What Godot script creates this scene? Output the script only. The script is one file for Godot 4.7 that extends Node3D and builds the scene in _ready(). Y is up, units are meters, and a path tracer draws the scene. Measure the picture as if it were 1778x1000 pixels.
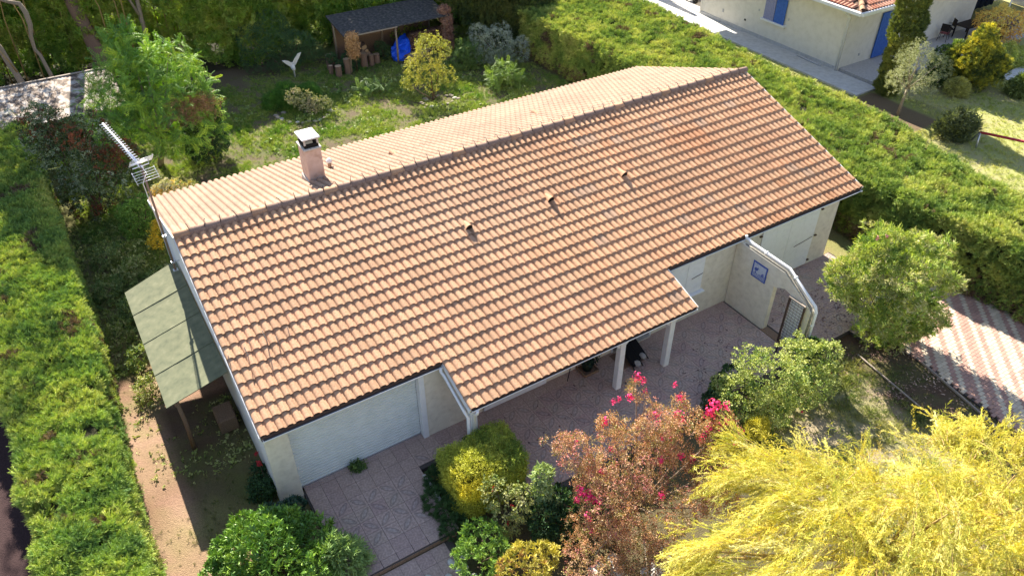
extends Node3D
# A single-storey house with a tiled roof, seen from above, between two clipped conifer hedges.

var rng := RandomNumberGenerator.new()
var taken := {}
var M := {}
var L := {}
var clump := FastNoiseLite.new()

# ---------------------------------------------------------------- helpers: names and nodes
func numbered(n: String) -> String:
	if not taken.has(n):
		taken[n] = 0
		return n
	taken[n] += 1
	return "%s_%03d" % [n, taken[n]]

func tag(o: Node3D, label: String, category: String, group := "") -> Node3D:
	o.set_meta("label", label)
	o.set_meta("category", category)
	if group:
		o.set_meta("group", group)
	return o

func thing(called: String, label: String, category: String, at := Vector3.ZERO, turn := 0.0, group := "") -> Node3D:
	var o := Node3D.new()
	o.name = numbered(called)
	add_child(o)
	o.position = at
	o.rotation.y = turn
	return tag(o, label, category, group)

func put(called: String, mesh: Mesh, m: Material, parent: Node3D = self, xf := Transform3D.IDENTITY) -> MeshInstance3D:
	var o := MeshInstance3D.new()
	o.name = numbered(called) if parent == self else called
	o.mesh = mesh
	o.material_override = m
	o.transform = xf
	parent.add_child(o, true)
	return o

func struct(called: String, mesh: Mesh, m: Material, xf := Transform3D.IDENTITY) -> MeshInstance3D:
	var o := put(called, mesh, m, self, xf)
	o.set_meta("kind", "structure")
	return o

# ---------------------------------------------------------------- helpers: shapes
class B:
	var st := SurfaceTool.new()
	func _init(smooth := false) -> void:
		st.begin(Mesh.PRIMITIVE_TRIANGLES)
		st.set_smooth_group(0 if smooth else -1)
	func sm(on: bool) -> void:
		st.set_smooth_group(0 if on else -1)
	func tri(a: Vector3, b: Vector3, c: Vector3) -> void:
		st.add_vertex(a); st.add_vertex(b); st.add_vertex(c)
	func quad(a: Vector3, b: Vector3, c: Vector3, d: Vector3) -> void:
		tri(a, b, c); tri(a, c, d)
	func quv(a: Vector3, b: Vector3, c: Vector3, d: Vector3) -> void:
		var p := [a, b, c, d]
		var u := [Vector2(0, 0), Vector2(1, 0), Vector2(1, 1), Vector2(0, 1)]
		for k in [0, 1, 2, 0, 2, 3]:
			st.set_uv(u[k])
			st.add_vertex(p[k])
		st.set_uv(Vector2(0.02, 0.02))
	func box(c: Vector3, s: Vector3, r := Basis()) -> void:
		var x := r.x * s.x * 0.5
		var y := r.y * s.y * 0.5
		var z := r.z * s.z * 0.5
		for f in [[x, y, z], [-x, z, y], [y, z, x], [-y, x, z], [z, x, y], [-z, y, x]]:
			quad(c + f[0] - f[1] + f[2], c + f[0] + f[1] + f[2], c + f[0] + f[1] - f[2], c + f[0] - f[1] - f[2])
	# a box with its edges cut off by e
	func bevel(c: Vector3, s: Vector3, e: float, r := Basis()) -> void:
		var ax := [r.x, r.y, r.z]
		var hs := [s.x * 0.5, s.y * 0.5, s.z * 0.5]
		for k in 3:
			var u: Vector3 = ax[(k + 1) % 3] * (hs[(k + 1) % 3] - e)
			var v: Vector3 = ax[(k + 2) % 3] * (hs[(k + 2) % 3] - e)
			for g in [1.0, -1.0]:
				var n: Vector3 = ax[k] * hs[k] * g
				if g > 0: quad(c + n - u + v, c + n + u + v, c + n + u - v, c + n - u - v)
				else: quad(c + n - u - v, c + n + u - v, c + n + u + v, c + n - u + v)
				var m: Vector3 = ax[k] * (hs[k] - e) * g
				for h in [1.0, -1.0]:
					var nu: Vector3 = ax[(k + 1) % 3] * hs[(k + 1) % 3] * h
					var uu: Vector3 = u * h
					if g * h > 0: quad(c + n + uu - v, c + n + uu + v, c + m + nu + v, c + m + nu - v)
					else: quad(c + n + uu + v, c + n + uu - v, c + m + nu - v, c + m + nu + v)
	# the outline (x, y) of xf pushed along its z by depth
	func prism(poly: PackedVector2Array, depth: float, xf := Transform3D.IDENTITY) -> void:
		var t := Geometry2D.triangulate_polygon(poly)
		for k in range(0, t.size(), 3):
			var a := poly[t[k]]
			var b := poly[t[k + 1]]
			var c := poly[t[k + 2]]
			tri(xf * Vector3(a.x, a.y, 0), xf * Vector3(b.x, b.y, 0), xf * Vector3(c.x, c.y, 0))
			tri(xf * Vector3(a.x, a.y, depth), xf * Vector3(c.x, c.y, depth), xf * Vector3(b.x, b.y, depth))
		for k in poly.size():
			var a := poly[k]
			var b := poly[(k + 1) % poly.size()]
			quad(xf * Vector3(a.x, a.y, 0), xf * Vector3(b.x, b.y, 0), xf * Vector3(b.x, b.y, depth), xf * Vector3(a.x, a.y, depth))
	func tube(pts: Array, radii: Array, sides := 6, caps := true) -> void:
		var rings := []
		for i in pts.size():
			var p: Vector3 = pts[i]
			var d: Vector3 = (pts[mini(i + 1, pts.size() - 1)] - pts[maxi(i - 1, 0)]).normalized()
			var u := d.cross(Vector3(0.31, 0.17, 0.93) if absf(d.z) < 0.9 else Vector3(0.9, 0.3, 0.1)).normalized()
			var v := d.cross(u)
			var ring := []
			var r: float = radii[mini(i, radii.size() - 1)]
			for k in sides:
				var a := TAU * k / sides
				ring.append(p + (u * cos(a) + v * sin(a)) * r)
			rings.append(ring)
		for i in rings.size() - 1:
			for k in sides:
				quad(rings[i][k], rings[i + 1][k], rings[i + 1][(k + 1) % sides], rings[i][(k + 1) % sides])
		if caps:
			for k in range(1, sides - 1):
				tri(rings[0][0], rings[0][k], rings[0][k + 1])
				tri(rings[-1][0], rings[-1][k + 1], rings[-1][k])
	func done() -> ArrayMesh:
		st.generate_normals()
		return st.commit()

func box_mesh(c: Vector3, s: Vector3, e := 0.0) -> ArrayMesh:
	var b := B.new()
	if e > 0.0: b.bevel(c, s, e)
	else: b.box(c, s)
	return b.done()

func tube_mesh(pts: Array, radii: Array, sides := 6) -> ArrayMesh:
	var b := B.new(true)
	b.tube(pts, radii, sides)
	return b.done()

# ---------------------------------------------------------------- helpers: materials (colours are linear base colours)
func col(r: float, g: float, b: float) -> Color:
	return Color(r, g, b)

func noise_tex(sd: int, freq: float, ramp: Array, octaves := 4, kind := FastNoiseLite.TYPE_SIMPLEX_SMOOTH) -> NoiseTexture2D:
	var n := FastNoiseLite.new()
	n.seed = sd
	n.noise_type = kind
	n.frequency = freq
	n.fractal_octaves = octaves
	n.fractal_gain = 0.6
	var t := NoiseTexture2D.new()
	t.width = 512
	t.height = 512
	t.seamless = true
	t.noise = n
	if ramp.size():
		var g := Gradient.new()
		var offs := PackedFloat32Array()
		var cs := PackedColorArray()
		for k in ramp.size():
			offs.append(float(ramp[k][0]))
			var c: Color = ramp[k][1]
			cs.append(c.linear_to_srgb())
		g.offsets = offs
		g.colors = cs
		t.color_ramp = g
	return t

func surf(called: String, ramp: Array, metres: float, rough: float, freq := 0.02, bump := 0.0, octaves := 5) -> StandardMaterial3D:
	var m := StandardMaterial3D.new()
	m.resource_name = called
	m.albedo_texture = noise_tex(called.hash() % 1000, freq, ramp, octaves)
	m.uv1_triplanar = true
	m.uv1_world_triplanar = true
	m.uv1_scale = Vector3.ONE / metres
	m.roughness = rough
	m.metallic_specular = 0.35
	if bump > 0.0:
		m.heightmap_enabled = true
		m.heightmap_texture = noise_tex(called.hash() % 1000 + 7, freq * 2.0, [], octaves)
		m.heightmap_scale = bump
	m.cull_mode = BaseMaterial3D.CULL_DISABLED
	M[called] = m
	return m

func plain(called: String, c: Color, rough := 0.6, metal := 0.0) -> StandardMaterial3D:
	var m := StandardMaterial3D.new()
	m.resource_name = called
	m.albedo_color = c.linear_to_srgb()
	m.roughness = rough
	m.metallic = metal
	m.metallic_specular = 0.35
	m.cull_mode = BaseMaterial3D.CULL_DISABLED
	M[called] = m
	return m

# takes its colour from vertices or copies, times a fine grain
func tinted(called: String, rough: float, lo: float, metres: float, freq := 0.03, bump := 0.0) -> StandardMaterial3D:
	var m := surf(called, [[0.0, col(lo, lo, lo)], [0.45, col(0.8, 0.8, 0.8)], [1.0, col(1.0, 1.0, 1.0)]], metres, rough, freq, bump)
	m.vertex_color_use_as_albedo = true
	return m

func leafy(called: String, rough: float, through: float, spec := 0.3) -> StandardMaterial3D:
	var m := StandardMaterial3D.new()
	m.resource_name = called
	m.vertex_color_use_as_albedo = true
	m.roughness = rough
	m.metallic_specular = spec
	m.backlight_enabled = true
	m.backlight = Color(through, through, through * 0.55)
	m.cull_mode = BaseMaterial3D.CULL_DISABLED
	M[called] = m
	return m

# ---------------------------------------------------------------- helpers: foliage
func kite(b: B, base: Vector3, dir: Vector3, side: Vector3, ln: float, wd: float, droop := 0.0, tint := Color.WHITE) -> void:
	var tip := base + dir * ln + Vector3(0, -droop * ln, 0)
	var mid := base + dir * ln * 0.45 + Vector3(0, -droop * ln * 0.15, 0)
	var n := dir.cross(side).normalized() * wd * 0.18
	b.st.set_color(tint)
	b.tri(base, mid + side * wd * 0.5 + n, tip)
	b.tri(base, tip, mid - side * wd * 0.5 + n)

func rdir() -> Vector3:
	var y := rng.randf_range(-1, 1)
	var a := rng.randf() * TAU
	var r := sqrt(1.0 - y * y)
	return Vector3(r * cos(a), y, r * sin(a))

func shade() -> Color:
	var k := rng.randf_range(0.72, 1.18)
	return Color(k, k, k)

# a loose bunch of leaves round the origin, growing up +y
func bunch(n: int, ln: float, wd: float, spread: float, droop := 0.2, up := 0.7) -> ArrayMesh:
	var b := B.new()
	for i in n:
		var d := (rdir() + Vector3(0, up, 0)).normalized()
		var s := d.cross(rdir()).normalized()
		kite(b, rdir() * spread * rng.randf(), d, s, ln * rng.randf_range(0.7, 1.2), wd * rng.randf_range(0.8, 1.2), droop, shade())
	return b.done()

# a conifer spray: a flat, ragged frond
func spray(ln: float, pairs: int) -> ArrayMesh:
	var b := B.new()
	for f in 3:
		var ax := (Vector3(rng.randf_range(-0.5, 0.5), 1, rng.randf_range(-0.5, 0.5))).normalized()
		var sd := ax.cross(rdir()).normalized()
		var tint := shade()
		kite(b, Vector3.ZERO, ax, sd, ln * 1.1, ln * 0.07, 0.12, tint)
		for i in pairs:
			var t := 0.12 + 0.78 * i / pairs
			for g in [1.0, -1.0]:
				var d: Vector3 = (ax * 1.1 + sd * g * rng.randf_range(0.6, 1.0) + rdir() * 0.22).normalized()
				kite(b, ax * ln * t, d, d.cross(rdir()).normalized(), ln * (0.60 - 0.38 * t) * rng.randf_range(0.8, 1.2), ln * 0.062, 0.12, tint * rng.randf_range(0.9, 1.15))
	return b.done()

# a feathered leaf with leaflets in pairs; it arches over
func feather(ln: float, pairs: int, lln: float, lwd: float, n := 3) -> ArrayMesh:
	var b := B.new()
	for f in n:
		var d := (rdir() + Vector3(0, 0.8, 0)).normalized()
		var s := d.cross(Vector3.UP + rdir() * 0.2).normalized()
		var p := Vector3.ZERO
		var tint := shade()
		for i in pairs:
			p += d * ln / pairs
			d = (d + Vector3(0, -0.10, 0)).normalized()
			for g in [1.0, -1.0]:
				var ld: Vector3 = (s * g + d * 0.35 + Vector3(0, -0.18, 0)).normalized()
				kite(b, p, ld, d, lln * rng.randf_range(0.85, 1.1), lwd, 0.15, tint * rng.randf_range(0.9, 1.1))
		kite(b, p, d, s, lln, lwd, 0.1, tint)
	return b.done()

# a thin hanging shoot set with narrow leaves
func strand(ln: float, n: int, lln: float, lwd: float) -> ArrayMesh:
	var b := B.new()
	for f in 2:
		var d := (Vector3(rng.randf_range(-0.6, 0.6), 0.75, rng.randf_range(-0.6, 0.6))).normalized()
		var p := Vector3.ZERO
		for i in n:
			p += d * ln / n
			d = (d + Vector3(rng.randf_range(-0.06, 0.06), -1.0 / n, rng.randf_range(-0.06, 0.06))).normalized()
			var ld := (d * 0.8 + rdir() * 0.75).normalized()
			kite(b, p, ld, ld.cross(rdir()).normalized(), lln * rng.randf_range(0.7, 1.2), lwd, 0.3, shade())
	return b.done()

# a straight feathery plume with leaves swept forward along it
func plume(ln: float, n: int, lln: float, lwd: float) -> ArrayMesh:
	var b := B.new()
	var p := Vector3.ZERO
	var d := Vector3.UP
	for i in n:
		p += d * ln / n
		d = (d + rdir() * 0.03).normalized()
		var ld := (d + rdir() * 0.55).normalized()
		kite(b, p, ld, ld.cross(rdir()).normalized(), lln * rng.randf_range(0.6, 1.25), lwd * rng.randf_range(0.8, 1.3), 0.06, shade())
	return b.done()

func blades(n: int, ln: float, wd: float, lean := 0.5) -> ArrayMesh:
	var b := B.new()
	for i in n:
		var a := rng.randf() * TAU
		var d := Vector3(cos(a) * lean * rng.randf(), 1, sin(a) * lean * rng.randf()).normalized()
		var q := rng.randf() * TAU
		kite(b, Vector3(cos(q), 0, sin(q)) * 0.09 * rng.randf(), d, d.cross(rdir()).normalized(), ln * rng.randf_range(0.5, 1.2), wd, 0.25, shade())
	return b.done()

func frame(up: Vector3, size: float) -> Basis:
	var y := up.normalized()
	var x := y.cross(rdir()).normalized()
	if x.length() < 0.5: x = Vector3.RIGHT
	return Basis(x, y, x.cross(y)).scaled(Vector3.ONE * size)

func hue(cols: Array, p: Vector3, scale: float) -> Color:
	var t: float = clampf(0.5 + 0.75 * clump.get_noise_3dv(p * scale) + rng.randf_range(-0.3, 0.3), 0.0, 0.999) * (cols.size() - 1)
	var a: Color = cols[int(t)]
	var b: Color = cols[int(t) + 1]
	var c := a.lerp(b, t - int(t)) * rng.randf_range(0.85, 1.15) * 1.35
	return Color(c.r, c.g, c.b + 0.022)

func many(called: String, parent: Node3D, mesh: Mesh, m: Material, xs: Array, cs: Array) -> MultiMeshInstance3D:
	var mm := MultiMesh.new()
	mm.transform_format = MultiMesh.TRANSFORM_3D
	mm.use_colors = true
	mm.mesh = mesh
	mm.instance_count = xs.size()
	for i in xs.size():
		mm.set_instance_transform(i, xs[i])
		mm.set_instance_color(i, cs[i])
	var o := MultiMeshInstance3D.new()
	o.name = numbered(called) if parent == self else called
	o.multimesh = mm
	o.material_override = m
	parent.add_child(o, true)
	return o

# leaves spread through the outer part of balls [x, y, z, radius]; o: per (copies per m2), size, up, core (how far in), cut (lowest y), squash
func crown(called: String, parent: Node3D, kinds: Array, m: Material, balls: Array, cols: Array, o := {}) -> void:
	var per: float = o.get("per", 60.0)
	var size: float = o.get("size", 1.0)
	var up: float = o.get("up", 0.5)
	var deep: float = o.get("deep", 0.45)
	var cut: float = o.get("cut", -0.12)
	var squash: float = o.get("squash", 1.0)
	var rag: float = o.get("rag", 0.3)
	var hs: float = o.get("hue", 60.0)
	var gap: float = o.get("gap", -0.55)
	var xs := []
	var cs := []
	for k in kinds:
		xs.append([])
		cs.append([])
	for q in balls:
		var c := Vector3(q[0], q[1], q[2])
		var r: float = q[3]
		for i in int(per * 12.57 * r * r):
			var u := rdir()
			if u.y < -0.55 and rng.randf() < 0.6: continue
			var lump: float = clump.get_noise_3dv((c + u * r) * 90.0)
			if lump < gap: continue
			var rr: float = r * (1.0 - deep * rng.randf() * rng.randf()) * (1.0 + rag * lump)
			var p := c + Vector3(u.x, u.y * squash, u.z) * rr
			if p.y < cut: continue
			var hid := false
			for w in balls:
				if w == q: continue
				if p.distance_squared_to(Vector3(w[0], w[1], w[2])) < w[3] * w[3] * 0.42:
					hid = true
					break
			if hid: continue
			var j: int = rng.randi() % kinds.size()
			xs[j].append(Transform3D(frame(u * (1.0 - up) + Vector3(0, up, 0) + rdir() * 0.45, size * rng.randf_range(0.7, 1.25)), p))
			cs[j].append(hue(cols, p, hs))
	for j in kinds.size():
		if xs[j].size():
			many(called, parent, kinds[j], m, xs[j], cs[j]).set_meta("kind", "stuff")

# branches from a foot to the balls of a crown
func limbs(called: String, parent: Node3D, foot: Vector3, fork: Vector3, balls: Array, r: float, m: Material) -> void:
	var b := B.new(true)
	var mid := foot.lerp(fork, 0.5) + Vector3(0.06, 0, -0.05)
	b.tube([foot, mid, fork], [r * 1.25, r, r * 0.8], 8)
	put(called, b.done(), m, parent)
	for q in balls:
		var e := Vector3(q[0], q[1], q[2])
		var h: Vector3 = fork.lerp(e, 0.5) + rdir() * 0.12 * q[3]
		var lb := B.new(true)
		lb.tube([fork, h, e, e + (e - h).normalized() * q[3] * 0.55], [r * 0.62, r * 0.4, r * 0.22, r * 0.08], 6)
		put("limb", lb.done(), m, parent)

func shrub(called: String, label: String, category: String, base: Vector3, balls: Array, kinds: Array, m: Material, cols: Array, o := {}, stems := 4, sr := 0.03, sm: Material = null) -> Node3D:
	var t := thing(called, label, category, base, 0.0, o.get("group", ""))
	var local := []
	for q in balls:
		local.append([q[0] - base.x, q[1] - base.y, q[2] - base.z, q[3]])
	crown("crown", t, kinds, m, local, cols, o)
	for i in mini(stems, local.size()):
		var q = local[i]
		var e := Vector3(q[0], q[1], q[2])
		var f := Vector3(rng.randf_range(-0.12, 0.12), 0, rng.randf_range(-0.12, 0.12))
		put("stem", tube_mesh([f, f.lerp(e, 0.5) + rdir() * 0.08, e], [sr, sr * 0.75, sr * 0.4], 5), sm if sm else M.twig, t)
	return t

# ---------------------------------------------------------------- the place
const RIDGE := 4.603
const EAVE := 2.6
const LONG := 20.88
const DEEP := 6.0
const GRADE := -0.15

func _ready() -> void:
	rng.seed = 41
	clump.seed = 5
	clump.fractal_octaves = 3
	var cam := Camera3D.new()
	cam.name = "camera"
	cam.fov = 41.24
	cam.near = 0.1
	cam.far = 900.0
	add_child(cam)
	cam.position = Vector3(-1.208, 16.133, 12.819)
	cam.rotation = Vector3(-deg_to_rad(38.488), -deg_to_rad(31.94), 0)
	cam.current = true
	var sky := ProceduralSkyMaterial.new()
	sky.sky_top_color = Color(0.52, 0.60, 0.74)
	sky.sky_horizon_color = Color(0.86, 0.86, 0.85)
	sky.sky_curve = 0.12
	sky.ground_bottom_color = Color(0.25, 0.24, 0.2)
	sky.ground_horizon_color = Color(0.6, 0.62, 0.6)
	sky.sun_angle_max = 1.0
	var env := Environment.new()
	env.background_mode = Environment.BG_SKY
	env.sky = Sky.new()
	env.sky.sky_material = sky
	env.background_energy_multiplier = 0.50
	env.tonemap_mode = Environment.TONE_MAPPER_LINEAR
	env.tonemap_exposure = 3.55
	env.sdfgi_enabled = true
	env.ssao_enabled = true
	env.ssil_enabled = true
	var we := WorldEnvironment.new()
	we.name = "world_environment"
	we.environment = env
	add_child(we)
	var sun := DirectionalLight3D.new()
	sun.name = "sun"
	sun.light_color = Color(1.0, 0.965, 0.905)
	sun.light_energy = 1.6
	sun.light_angular_distance = 0.5
	sun.shadow_enabled = true
	add_child(sun)
	sun.look_at_from_position(Vector3.ZERO, Vector3(-0.2, -1.0, 1.46))

	materials()
	leaves()
	ground()
	pavings()
	house()
	partition()
	lean_to()
	neighbour()
	hedges()
	back_garden()
	side_garden()
	front_garden()
	neighbour_garden()
	small_things()

func materials() -> void:
	surf("render_wall", [[0.0, col(0.46, 0.41, 0.32)], [0.16, col(0.64, 0.58, 0.47)], [0.55, col(0.71, 0.65, 0.53)], [1.0, col(0.77, 0.71, 0.59)]], 1.8, 0.9, 0.012, 0.06)
	surf("white_wall", [[0.0, col(0.66, 0.66, 0.66)], [0.5, col(0.76, 0.76, 0.76)], [1.0, col(0.81, 0.81, 0.81)]], 2.4, 0.85, 0.012, 0.04)
	surf("white_paint", [[0.0, col(0.68, 0.68, 0.66)], [0.4, col(0.78, 0.78, 0.77)], [1.0, col(0.82, 0.82, 0.81)]], 1.3, 0.5, 0.01)
	surf("shutter_slats", [[0.0, col(0.62, 0.66, 0.61)], [0.5, col(0.69, 0.72, 0.68)], [1.0, col(0.74, 0.77, 0.73)]], 2.0, 0.45, 0.01)
	surf("gutter_inside", [[0.0, col(0.05, 0.05, 0.055)], [1.0, col(0.16, 0.16, 0.17)]], 1.0, 0.7, 0.02)
	surf("old_coping", [[0.0, col(0.06, 0.055, 0.05)], [0.5, col(0.25, 0.23, 0.19)], [1.0, col(0.45, 0.42, 0.35)]], 0.7, 0.9, 0.02)
	surf("roof_deck", [[0.0, col(0.09, 0.06, 0.045)], [1.0, col(0.16, 0.10, 0.07)]], 1.0, 0.95)
	for k in 8:
		var w := 0.86 + 0.08 * (k % 4 - 1.5) / 1.5
		var r: float = [0.0, 0.012, -0.012, 0.015, -0.005, 0.0, 0.02, -0.015][k]
		surf("clay_%d" % k, [[0.0, col(0.17, 0.10, 0.07) * w], [0.24, col(0.41 + r, 0.235, 0.14) * w], [0.5, col(0.53 + r, 0.31, 0.185) * w], [0.8, col(0.59 + r, 0.365, 0.225) * w], [1.0, col(0.61, 0.44, 0.32) * w]], 0.55, 0.88, 0.018, 0.15, 5)
	for k in 8: M["clay_%d" % k].vertex_color_use_as_albedo = true
	surf("clay_tinted", [[0.0, col(0.36, 0.34, 0.33)], [0.24, col(0.72, 0.71, 0.70)], [0.5, col(0.90, 0.90, 0.90)], [1.0, col(1.0, 1.0, 1.0)]], 0.55, 0.88, 0.018, 0.15, 5)
	M.clay_tinted.vertex_color_use_as_albedo = true
	surf("ridge_clay", [[0.0, col(0.08, 0.06, 0.05)], [0.3, col(0.24, 0.16, 0.12)], [0.7, col(0.33, 0.22, 0.165)], [1.0, col(0.44, 0.32, 0.25)]], 0.6, 0.9, 0.02, 0.2)
	plain("dark_iron", col(0.02, 0.02, 0.022), 0.6)
	surf("rust_iron", [[0.0, col(0.04, 0.03, 0.025)], [1.0, col(0.16, 0.09, 0.06)]], 0.3, 0.8, 0.03)
	plain("galvanised", col(0.55, 0.56, 0.58), 0.35, 0.8)
	plain("aluminium", col(0.85, 0.86, 0.9), 0.3, 0.6)
	plain("brown_pipe", col(0.22, 0.15, 0.11), 0.6)
	surf("chimney_render", [[0.0, col(0.46, 0.31, 0.23)], [0.4, col(0.60, 0.45, 0.36)], [1.0, col(0.68, 0.53, 0.44)]], 2.2, 0.9, 0.008, 0.03)
	surf("cement", [[0.0, col(0.30, 0.28, 0.25)], [0.5, col(0.50, 0.47, 0.42)], [1.0, col(0.62, 0.59, 0.54)]], 0.9, 0.9, 0.02, 0.2)
	plain("soot_hollow_black", col(0.015, 0.014, 0.013), 0.9)  # black for flue soot, wheels and the dark painted into openings
	plain("dark_glass", col(0.012, 0.013, 0.016), 0.12)
	surf("mineral_felt", [[0.0, col(0.075, 0.085, 0.055)], [0.35, col(0.12, 0.13, 0.08)], [0.7, col(0.15, 0.155, 0.095)], [1.0, col(0.19, 0.19, 0.125)]], 2.2, 0.95, 0.012, 0.02, 6)
	surf("raw_timber", [[0.0, col(0.10, 0.06, 0.04)], [0.5, col(0.22, 0.14, 0.09)], [1.0, col(0.34, 0.24, 0.17)]], 0.5, 0.9, 0.03, 0.2)
	surf("weathered_board", [[0.0, col(0.20, 0.16, 0.13)], [1.0, col(0.42, 0.36, 0.30)]], 0.6, 0.9, 0.03, 0.2)
	surf("bark", [[0.0, col(0.08, 0.055, 0.042)], [0.5, col(0.21, 0.135, 0.10)], [1.0, col(0.36, 0.26, 0.20)]], 0.45, 0.95, 0.035, 0.8)
	surf("pale_bark", [[0.0, col(0.14, 0.11, 0.08)], [0.5, col(0.30, 0.24, 0.18)], [1.0, col(0.46, 0.39, 0.30)]], 0.8, 0.9, 0.03, 0.4)
	surf("end_grain", [[0.0, col(0.30, 0.20, 0.12)], [1.0, col(0.52, 0.38, 0.25)]], 0.12, 0.9, 0.03)
	surf("twig", [[0.0, col(0.07, 0.045, 0.03)], [1.0, col(0.20, 0.14, 0.09)]], 0.3, 0.9, 0.03)
	surf("gold_twig", [[0.0, col(0.26, 0.17, 0.06)], [1.0, col(0.50, 0.36, 0.15)]], 0.4, 0.8, 0.03)
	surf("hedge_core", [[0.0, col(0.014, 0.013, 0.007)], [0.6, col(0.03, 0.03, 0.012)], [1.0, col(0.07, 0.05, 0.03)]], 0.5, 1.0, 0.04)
	surf("soil", [[0.0, col(0.05, 0.033, 0.024)], [0.5, col(0.10, 0.065, 0.045)], [1.0, col(0.19, 0.13, 0.09)]], 0.6, 1.0, 0.03, 1.2)
	surf("concrete", [[0.0, col(0.40, 0.39, 0.37)], [0.5, col(0.50, 0.49, 0.47)], [1.0, col(0.57, 0.56, 0.54)]], 3.0, 0.9, 0.015, 0.15)
	surf("terrace_stone", [[0.0, col(0.34, 0.32, 0.31)], [0.5, col(0.43, 0.41, 0.40)], [1.0, col(0.50, 0.48, 0.46)]], 1.5, 0.85, 0.02, 0.1)
	surf("joint", [[0.0, col(0.05, 0.045, 0.04)], [1.0, col(0.12, 0.10, 0.09)]], 0.5, 1.0, 0.03)
	tinted("paver_tinted", 0.9, 0.62, 0.5, 0.03, 0.25)
	tinted("earth", 1.0, 0.6, 1.1, 0.025, 1.6)
	surf("white_stone", [[0.0, col(0.34, 0.32, 0.28)], [0.5, col(0.55, 0.53, 0.48)], [1.0, col(0.70, 0.68, 0.64)]], 0.35, 0.85, 0.03, 0.5)
	surf("neighbour_render", [[0.0, col(0.68, 0.63, 0.53)], [0.5, col(0.75, 0.70, 0.60)], [1.0, col(0.79, 0.74, 0.64)]], 3.0, 0.92, 0.012, 0.04)
	surf("blue_paint", [[0.0, col(0.040, 0.115, 0.40)], [0.5, col(0.055, 0.15, 0.50)], [1.0, col(0.075, 0.18, 0.55)]], 1.2, 0.5, 0.012)
	surf("grey_blue_paint", [[0.0, col(0.24, 0.25, 0.42)], [1.0, col(0.33, 0.34, 0.52)]], 1.0, 0.6, 0.012)
	tinted("red_clay", 0.85, 0.6, 0.6, 0.03, 0.2)
	surf("tarp", [[0.0, col(0.008, 0.06, 0.62)], [0.5, col(0.015, 0.10, 0.80)], [1.0, col(0.03, 0.16, 0.85)]], 0.5, 0.35, 0.02, 0.6)
	surf("tar_felt", [[0.0, col(0.030, 0.030, 0.030)], [0.5, col(0.065, 0.062, 0.060)], [0.75, col(0.11, 0.10, 0.09)], [1.0, col(0.26, 0.22, 0.18)]], 2.2, 0.9, 0.02, 0.2)
	surf("mottled_sheet", [[0.0, col(0.035, 0.03, 0.026)], [0.36, col(0.11, 0.08, 0.06)], [0.44, col(0.22, 0.15, 0.11)], [0.52, col(0.32, 0.26, 0.21)], [0.7, col(0.42, 0.38, 0.34)], [1.0, col(0.50, 0.48, 0.45)]], 3.5, 0.85, 0.012, 0.0, 6)
	plain("black_cloth", col(0.008, 0.008, 0.010), 0.9)
	surf("pale_cloth", [[0.0, col(0.28, 0.26, 0.24)], [1.0, col(0.55, 0.53, 0.50)]], 0.12, 0.9, 0.03, 0.3)
	plain("pot_green", col(0.012, 0.022, 0.015), 0.5)
	plain("red_paint", col(0.45, 0.035, 0.06), 0.4)
	plain("statue_white", col(0.72, 0.70, 0.66), 0.6)
	plain("wicker_dark", col(0.03, 0.022, 0.02), 0.7)
	plain("seat_red", col(0.22, 0.06, 0.07), 0.6)
	plain("grey_plastic", col(0.20, 0.22, 0.25), 0.5)
	plain("navy_cloth", col(0.02, 0.028, 0.05), 0.8)
	leafy("leaf", 0.55, 0.72)
	leafy("leaf_thin", 0.6, 1.0, 0.2)
	leafy("leaf_gloss", 0.40, 0.42, 0.5)
	leafy("leaf_dry", 0.8, 0.5, 0.2)
	leafy("needle", 0.65, 0.62, 0.25)
	leafy("petal", 0.6, 0.6, 0.2)

func leaves() -> void:
	for k in 3:
		L["spray_%d" % k] = spray(0.30, 6)
		L["frond_%d" % k] = spray(0.21, 6)
		L["broad_%d" % k] = bunch(11, 0.075, 0.045, 0.09)
		L["laurel_%d" % k] = bunch(9, 0.15, 0.045, 0.06, 0.15, 1.2)
		L["small_%d" % k] = bunch(18, 0.038, 0.024, 0.09)
		L["lance_%d" % k] = bunch(12, 0.15, 0.024, 0.07, 0.1, 1.1)
		L["bamboo_%d" % k] = bunch(13, 0.19, 0.026, 0.12, 0.75, -0.1)
		L["feather_%d" % k] = feather(0.42, 9, 0.085, 0.034)
		L["willow_%d" % k] = strand(0.72, 26, 0.115, 0.011)
		L["plume_%d" % k] = plume(0.40, 34, 0.085, 0.010)
		L["grass_%d" % k] = blades(12, 0.17, 0.012, 0.9)
		L["weed_%d" % k] = bunch(10, 0.085, 0.04, 0.09, 0.2, 0.5)
		L["dry_%d" % k] = bunch(9, 0.10, 0.05, 0.12, 0.4, 0.1)
		L["olive_%d" % k] = bunch(14, 0.065, 0.015, 0.09, 0.1, 0.8)
		L["fluff_%d" % k] = bunch(14, 0.032, 0.026, 0.045)
		L["tuft_%d" % k] = spray(0.16, 5)

func ks(n: String) -> Array:
	return [L[n + "_0"], L[n + "_1"], L[n + "_2"]]

# ---------------------------------------------------------------- the ground
func smooth(a: float, b: float, x: float) -> float:
	return smoothstep(a, b, x)

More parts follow.
